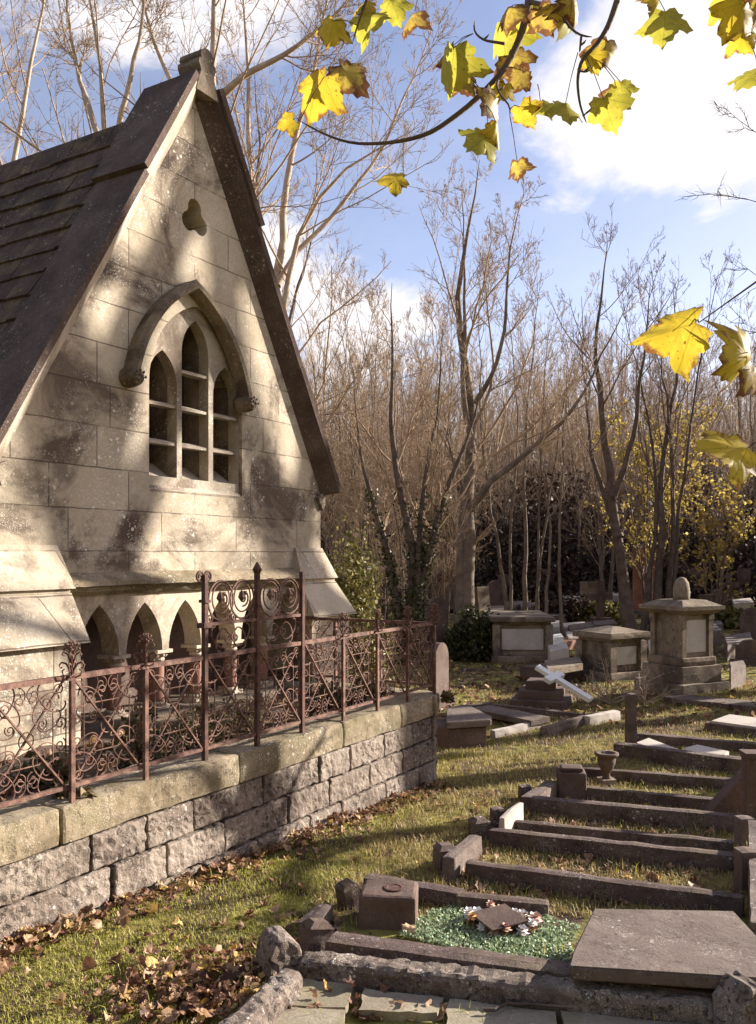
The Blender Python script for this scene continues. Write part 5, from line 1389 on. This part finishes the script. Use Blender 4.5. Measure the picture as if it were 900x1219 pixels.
# ------------------------------------------------------------------ overhanging maple
def maple_leaf_mesh(seed):
    rr = random.Random(seed)
    half = [(0, 0), (.12, -.12), (.32, -.24), (.42, -.12), (.58, -.08), (.56, .05), (.54, .14), (.72, .20), (.80, .34), (.95, .48), (.84, .58), (.74, .68), (.62, .70), (.48, .66), (.46, .80), (.36, .90), (.29, 1.06), (.13, 1.12), (0, 1.36)]
    half = [(x + rr.uniform(-.03, .03) * (0 < i < 18), y + rr.uniform(-.03, .03) * (0 < i < 18)) for i, (x, y) in enumerate(half)]
    out = half + [(-x * rr.uniform(.88, 1.06), y) for x, y in half[-2:0:-1]]
    c = (0, .30); rings = (.36, .7, 1.0); vs = [(c[0], c[1])]; rim = [0.0]
    for q in rings:
        for x, y in out: vs.append((c[0] + (x - c[0]) * q, c[1] + (y - c[1]) * q)); rim.append(q)
    n = len(out); fs = [(0, 1 + i, 1 + (i + 1) % n) for i in range(n)]
    for k in range(2):
        for i in range(n): fs.append((1 + k * n + i, 1 + (k + 1) * n + i, 1 + (k + 1) * n + (i + 1) % n, 1 + k * n + (i + 1) % n))
    cx, cy, tw_ = rr.uniform(.1, .85), rr.uniform(-.1, .6), rr.uniform(-.35, .35)
    co = []
    for (x, y), q in zip(vs, rim):
        z = cx * x * x + .12 * abs(x) + cy * (y - .4) ** 2 * .6 + tw_ * x * (y - .3) + .05 * math.sin(9 * x + 4 * y + seed) * q
        co.append((x, z, -y))           # hangs down from its stalk, faces along y
    me = bpy.data.meshes.new('leaf'); me.from_pydata(co, [], fs); me.update()
    uvl = me.uv_layers.new(name='UVMap')
    for l in me.loops: uvl.data[l.index].uv = vs[l.vertex_index]
    at_ = me.attributes.new('rim', 'FLOAT', 'POINT'); at_.data.foreach_set('value', rim)
    me.polygons.foreach_set('use_smooth', [True] * len(me.polygons)); return me

def maple():
    tp = Vector((3.3, 1.5, float(gz(3.3, 1.5)) - .05))
    e = empty('maple_tree', tp, 0, 'overhanging maple boughs with yellow autumn leaves across the top and right of the view', 'tree')
    m = MB(); m.tube([Vector(p) for p in ((0, 0, 0), (.02, 0, 1.2), (-.05, .05, 2.4), (.0, .0, 3.4), (.1, 0, 5))], [.16, .13, .115, .10, .05], 12); m.build('trunk', M_barkd, e)
    def bough(paths, r=1.0):
        m = MB()
        for pts, r0, r1 in paths:
            P = resample([list(Vector(p) - tp) for p in pts], max(8, 3 * len(pts))); m.tube([Vector(p) for p in P], list(np.linspace(r0, r1 if r1 > .005 else min(r1, .0022), len(P) - 1)) + [r1 if r1 > .005 else .0008], 7)
            if r0 < .007:
                for q in (.6,): v = Vector(P[int((len(P) - 1) * q)]); m.tube([v, v + Vector((.008 * (-1) ** int(q * 7), 0, .006)), v + Vector((.014 * (-1) ** int(q * 7), .003, .015))], [.0022, .0026, .0006], 5)
        return m.build('bough', M_barkd, e, smooth=True)
    a = lambda x, y, Y: tuple(at(x, y, Y))
    root1 = (3.25, 1.55, 3.2); 
    B1 = bough([([root1, (2.3, 1.8, 3.75), (1.2, 2.0, 3.7), a(690, -190, 2.1), a(650, -70, 2.1), a(632, -12, 2.1), a(631, -6, 2.1), a(630, 0, 2.1)], .03, .0095),
                ([a(631, -6, 2.1), a(630, 0, 2.1), a(622, 40, 2.1), a(600, 85, 2.1), a(560, 125, 2.1), a(512, 160, 2.1), a(470, 170, 2.12), (a(420, 172, 2.15)), a(385, 160, 2.15), a(357, 144, 2.15)], .0098, .0022),
                ([a(602, 82, 2.1), a(590, 100, 2.05), (a(598, 118, 2.0)), a(610, 125, 2.0), a(607, 138, 2.0)], .004, .002),
                ([a(600, 52, 2.1), a(575, 48, 2.15), a(563, 38, 2.15), a(565, 25, 2.15)], .004, .002),
                ([a(583, 104, 2.1), a(577, 112, 2.1), a(579, 125, 2.1)], .003, .0015),
                ([a(448, -60, 2.25), a(437, 0, 2.2), a(425, 30, 2.2), a(420, 50, 2.2)], .005, .003),
                ([a(690, -190, 2.1), a(560, -200, 2.2), a(448, -60, 2.25)], .008, .005)])
    B2 = bough([([a(630, 2, 2.1), a(650, 6, 2.05), a(668, 18, 2.0), a(680, 35, 1.98), a(693, 44, 1.96), a(705, 44, 1.95)], .006, .003),
                ([root1, (2.4, 1.7, 3.5), (1.4, 1.85, 3.3), a(790, -160, 1.95), a(752, -50, 1.95), a(737, -8, 1.95), a(736, -4, 1.95), a(735, 0, 1.95)], .02, .006),
                ([a(736, -4, 1.95), a(735, 0, 1.95), a(724, 32, 1.95), a(710, 54, 1.95), a(692, 70, 1.95), a(687, 95, 1.95), a(690, 125, 1.95), a(698, 146, 1.95)], .0071, .002),
                ([a(692, 44, 1.96), a(690, 62, 1.95)], .003, .003), ([a(688, 84, 1.95), a(697, 86, 1.95), a(702, 84, 1.95)], .0025, .0015), ([a(694, 138, 1.95), a(700, 133, 1.95)], .0025, .0012)])
    B3 = bough([([root1, (2.2, 1.45, 2.9), (1.2, 1.35, 2.5), a(1010, 255, 1.35), a(905, 338, 1.3), a(860, 368, 1.3), a(832, 384, 1.3)], .014, .0018),
                ([(1.2, 1.35, 2.5), a(1000, 330, 1.3), a(960, 400, 1.3), a(915, 412, 1.3)], .006, .002),
                ([a(1000, 330, 1.3), a(985, 470, 1.3), a(940, 505, 1.3)], .005, .002)])
    B4 = bough([([(2.3, 1.8, 3.75), (1.5, 2.0, 3.5), a(960, -80, 2.0), a(905, -20, 2.0), a(893, 15, 2.0), a(897, 60, 2.0)], .012, .002), ([a(905, -20, 2.0), a(840, -60, 2.0), a(788, -40, 2.0), a(779, -5, 2.0)], .006, .002)])
    meshes = [maple_leaf_mesh(k) for k in range(7)]
    Lf = [(B1, 394, 38, 42, 'y', 15, 2.15, 425, 30), (B1, 442, 20, 56, 'g', -60, 2.2, 437, 0), (B1, 487, 24, 44, 'b', 25, 2.2, 500, -10), (B1, 376, 112, 70, 'y', 40, 2.12, 357, 144), (B1, 418, 92, 60, 'b', -50, 2.16, 420, 60),
          (B1, 341, 146, 30, 'y', 70, 2.15, 357, 144), (B1, 466, 212, 46, 'y', 80, 2.1, 480, 170), (B1, 538, 82, 66, 'g', 20, 2.05, 563, 40), (B1, 530, 66, 44, 'b', 60, 2.12, 563, 40), (B1, 600, 50, 62, 'g', 5, 2.16, 622, 35), (B1, 612, 78, 52, 'b', -25, 2.15, 610, 60),
          (B1, 585, 124, 48, 'b', 50, 2.05, 579, 112), (B1, 625, 138, 40, 'y', -20, 1.98, 607, 130), (B1, 572, 168, 54, 'g', 45, 2.02, 579, 125), (B1, 592, 160, 36, 'y', -30, 2.04, 579, 125), (B1, 616, 202, 34, 'b', -5, 2.0, 607, 138), (B1, 606, 18, 46, 'b', 10, 2.05, 626, 10),
          (B2, 649, 128, 34, 'g', -25, 1.97, 640, 100), (B2, 676, 132, 46, 'g', 5, 1.96, 688, 62), (B2, 724, 134, 54, 'g', -15, 1.95, 697, 66), (B2, 741, 108, 36, 'g', -10, 1.97, 705, 66), (B2, 720, 62, 46, 'b', 15, 1.98, 712, 50), (B2, 664, 14, 52, 'y', 30, 2.0, 660, 8), (B2, 684, 12, 46, 'b', -35, 1.99, 680, 20), (B2, 674, 26, 44, 'g', 5, 2.02, 676, 28),
          (B4, 791, 30, 58, 'g', 5, 1.95, 779, -5), (B4, 878, 22, 60, 'y', 20, 1.98, 893, 5), (B4, 893, 92, 54, 'g', 35, 2.0, 897, 60), (B4, 886, 48, 40, 'y', -30, 2.02, 897, 40),
          (B3, 798, 394, 96, 'y', 84, 1.28, 832, 384), (B3, 884, 428, 84, 'y', 70, 1.28, 915, 412), (B3, 894, 450, 56, 'b', 40, 1.30, 915, 412), (B3, 866, 533, 90, 'y', 78, 1.27, 940, 505)]
    Lf += [(B1, 430, 8, 36, 'y', 30, 2.22, 437, 0), (B1, 470, 12, 42, 'g', -20, 2.24, 437, 0), (B1, 556, 98, 40, 'b', -35, 2.1, 577, 112), (B1, 598, 108, 34, 'y', 20, 2.08, 590, 100), (B1, 633, 20, 44, 'g', -15, 2.1, 626, 10), (B1, 617, 96, 36, 'b', 30, 2.1, 605, 80),
           (B2, 706, 74, 34, 'y', -20, 1.97, 697, 66), (B2, 733, 116, 40, 'b', 25, 1.98, 705, 66), (B2, 648, 24, 44, 'b', -25, 2.03, 655, 10), (B4, 868, 8, 48, 'g', -25, 2.0, 893, 0), (B4, 900, 20, 50, 'b', 10, 2.02, 897, 30), (B4, 782, 6, 34, 'y', 30, 1.97, 779, -5)]
    rr = random.Random(12)
    for i, (B, px, py, sz, mk, rot, Y, sx, sy) in enumerate(Lf):
        big = B is B3
        me = meshes[i % 7]
        key = (i % 7, mk); mm = bpy.data.meshes.get('leaf_%d%s' % key)
        if mm is None:
            mm = me.copy(); mm.name = 'leaf_%d%s' % key; mm.materials.clear(); mm.materials.append(ML[mk])
        c = at(px, py, Y) - tp; k = sz / F * Y / 1.62
        Mr = Matrix.Rotation(R(rot), 3, 'Y') @ Matrix.Rotation(R(rr.choice((-1, 1)) * rr.uniform(28, 42) if big else rr.uniform(-48, 48)), 3, 'Z') @ Matrix.Rotation(R(rr.uniform(-35, 35)), 3, 'X')
        o = link('leaf', mm, None, B); o.rotation_euler = Mr.to_euler(); o.scale = (k,) * 3
        off = Mr @ Vector((0, 0, -.5)) * k; o.location = c - off
        # stalk from the twig
        st = at(sx, sy, Y) - tp; en = c - off; mid = (st + en) / 2 + Vector((0, 0, .006))
        m = MB(); m.tube([st, mid, en], [.0012, .001, .0009], 5); m.build('leaf_stalk', M_barkd, B)
maple()

# bare branches reaching in at the right edge
def edge_branch():
    rg = np.random.default_rng(15); tp = Vector((5.2, 7.4, float(gz(5.2, 7.4))))
    st = [([(0, 0, 0), (0, 0, 2.2), (-.1, 0, 4.5), (0, .1, 7)], .16, .05)]
    for pts in ([(960, 290), (930, 250), (895, 232), (850, 232), (818, 230)], [(965, 180), (930, 190), (880, 150), (850, 120)], [(970, 400), (930, 340), (890, 318), (870, 300)], [(968, 420), (930, 400), (905, 395), (885, 380)]):
        st.append(([list(at(x, y, 7.0) - tp) for x, y in pts], .013, .004))
        st[-1][0].insert(0, [0, 0, st[-1][0][0][2] - .3])
    lv = [dict(n=14, t0=.3, t1=.99, ang=48, L=.2, K=6, up=.1, wob=.25, rf=.6, rmin=.0035, sides=4), dict(n=6, t0=.15, t1=.98, ang=45, L=.45, K=5, up=.1, wob=.25, rf=.7, rmin=.0028, sides=3)]
    put_tree('edge_tree', tp, tree_meshes(16, st, lv), 'dark gnarled tree whose bare branches reach in at the upper right edge', 'tree', None, M_barkd, M_barkd)
edge_branch()
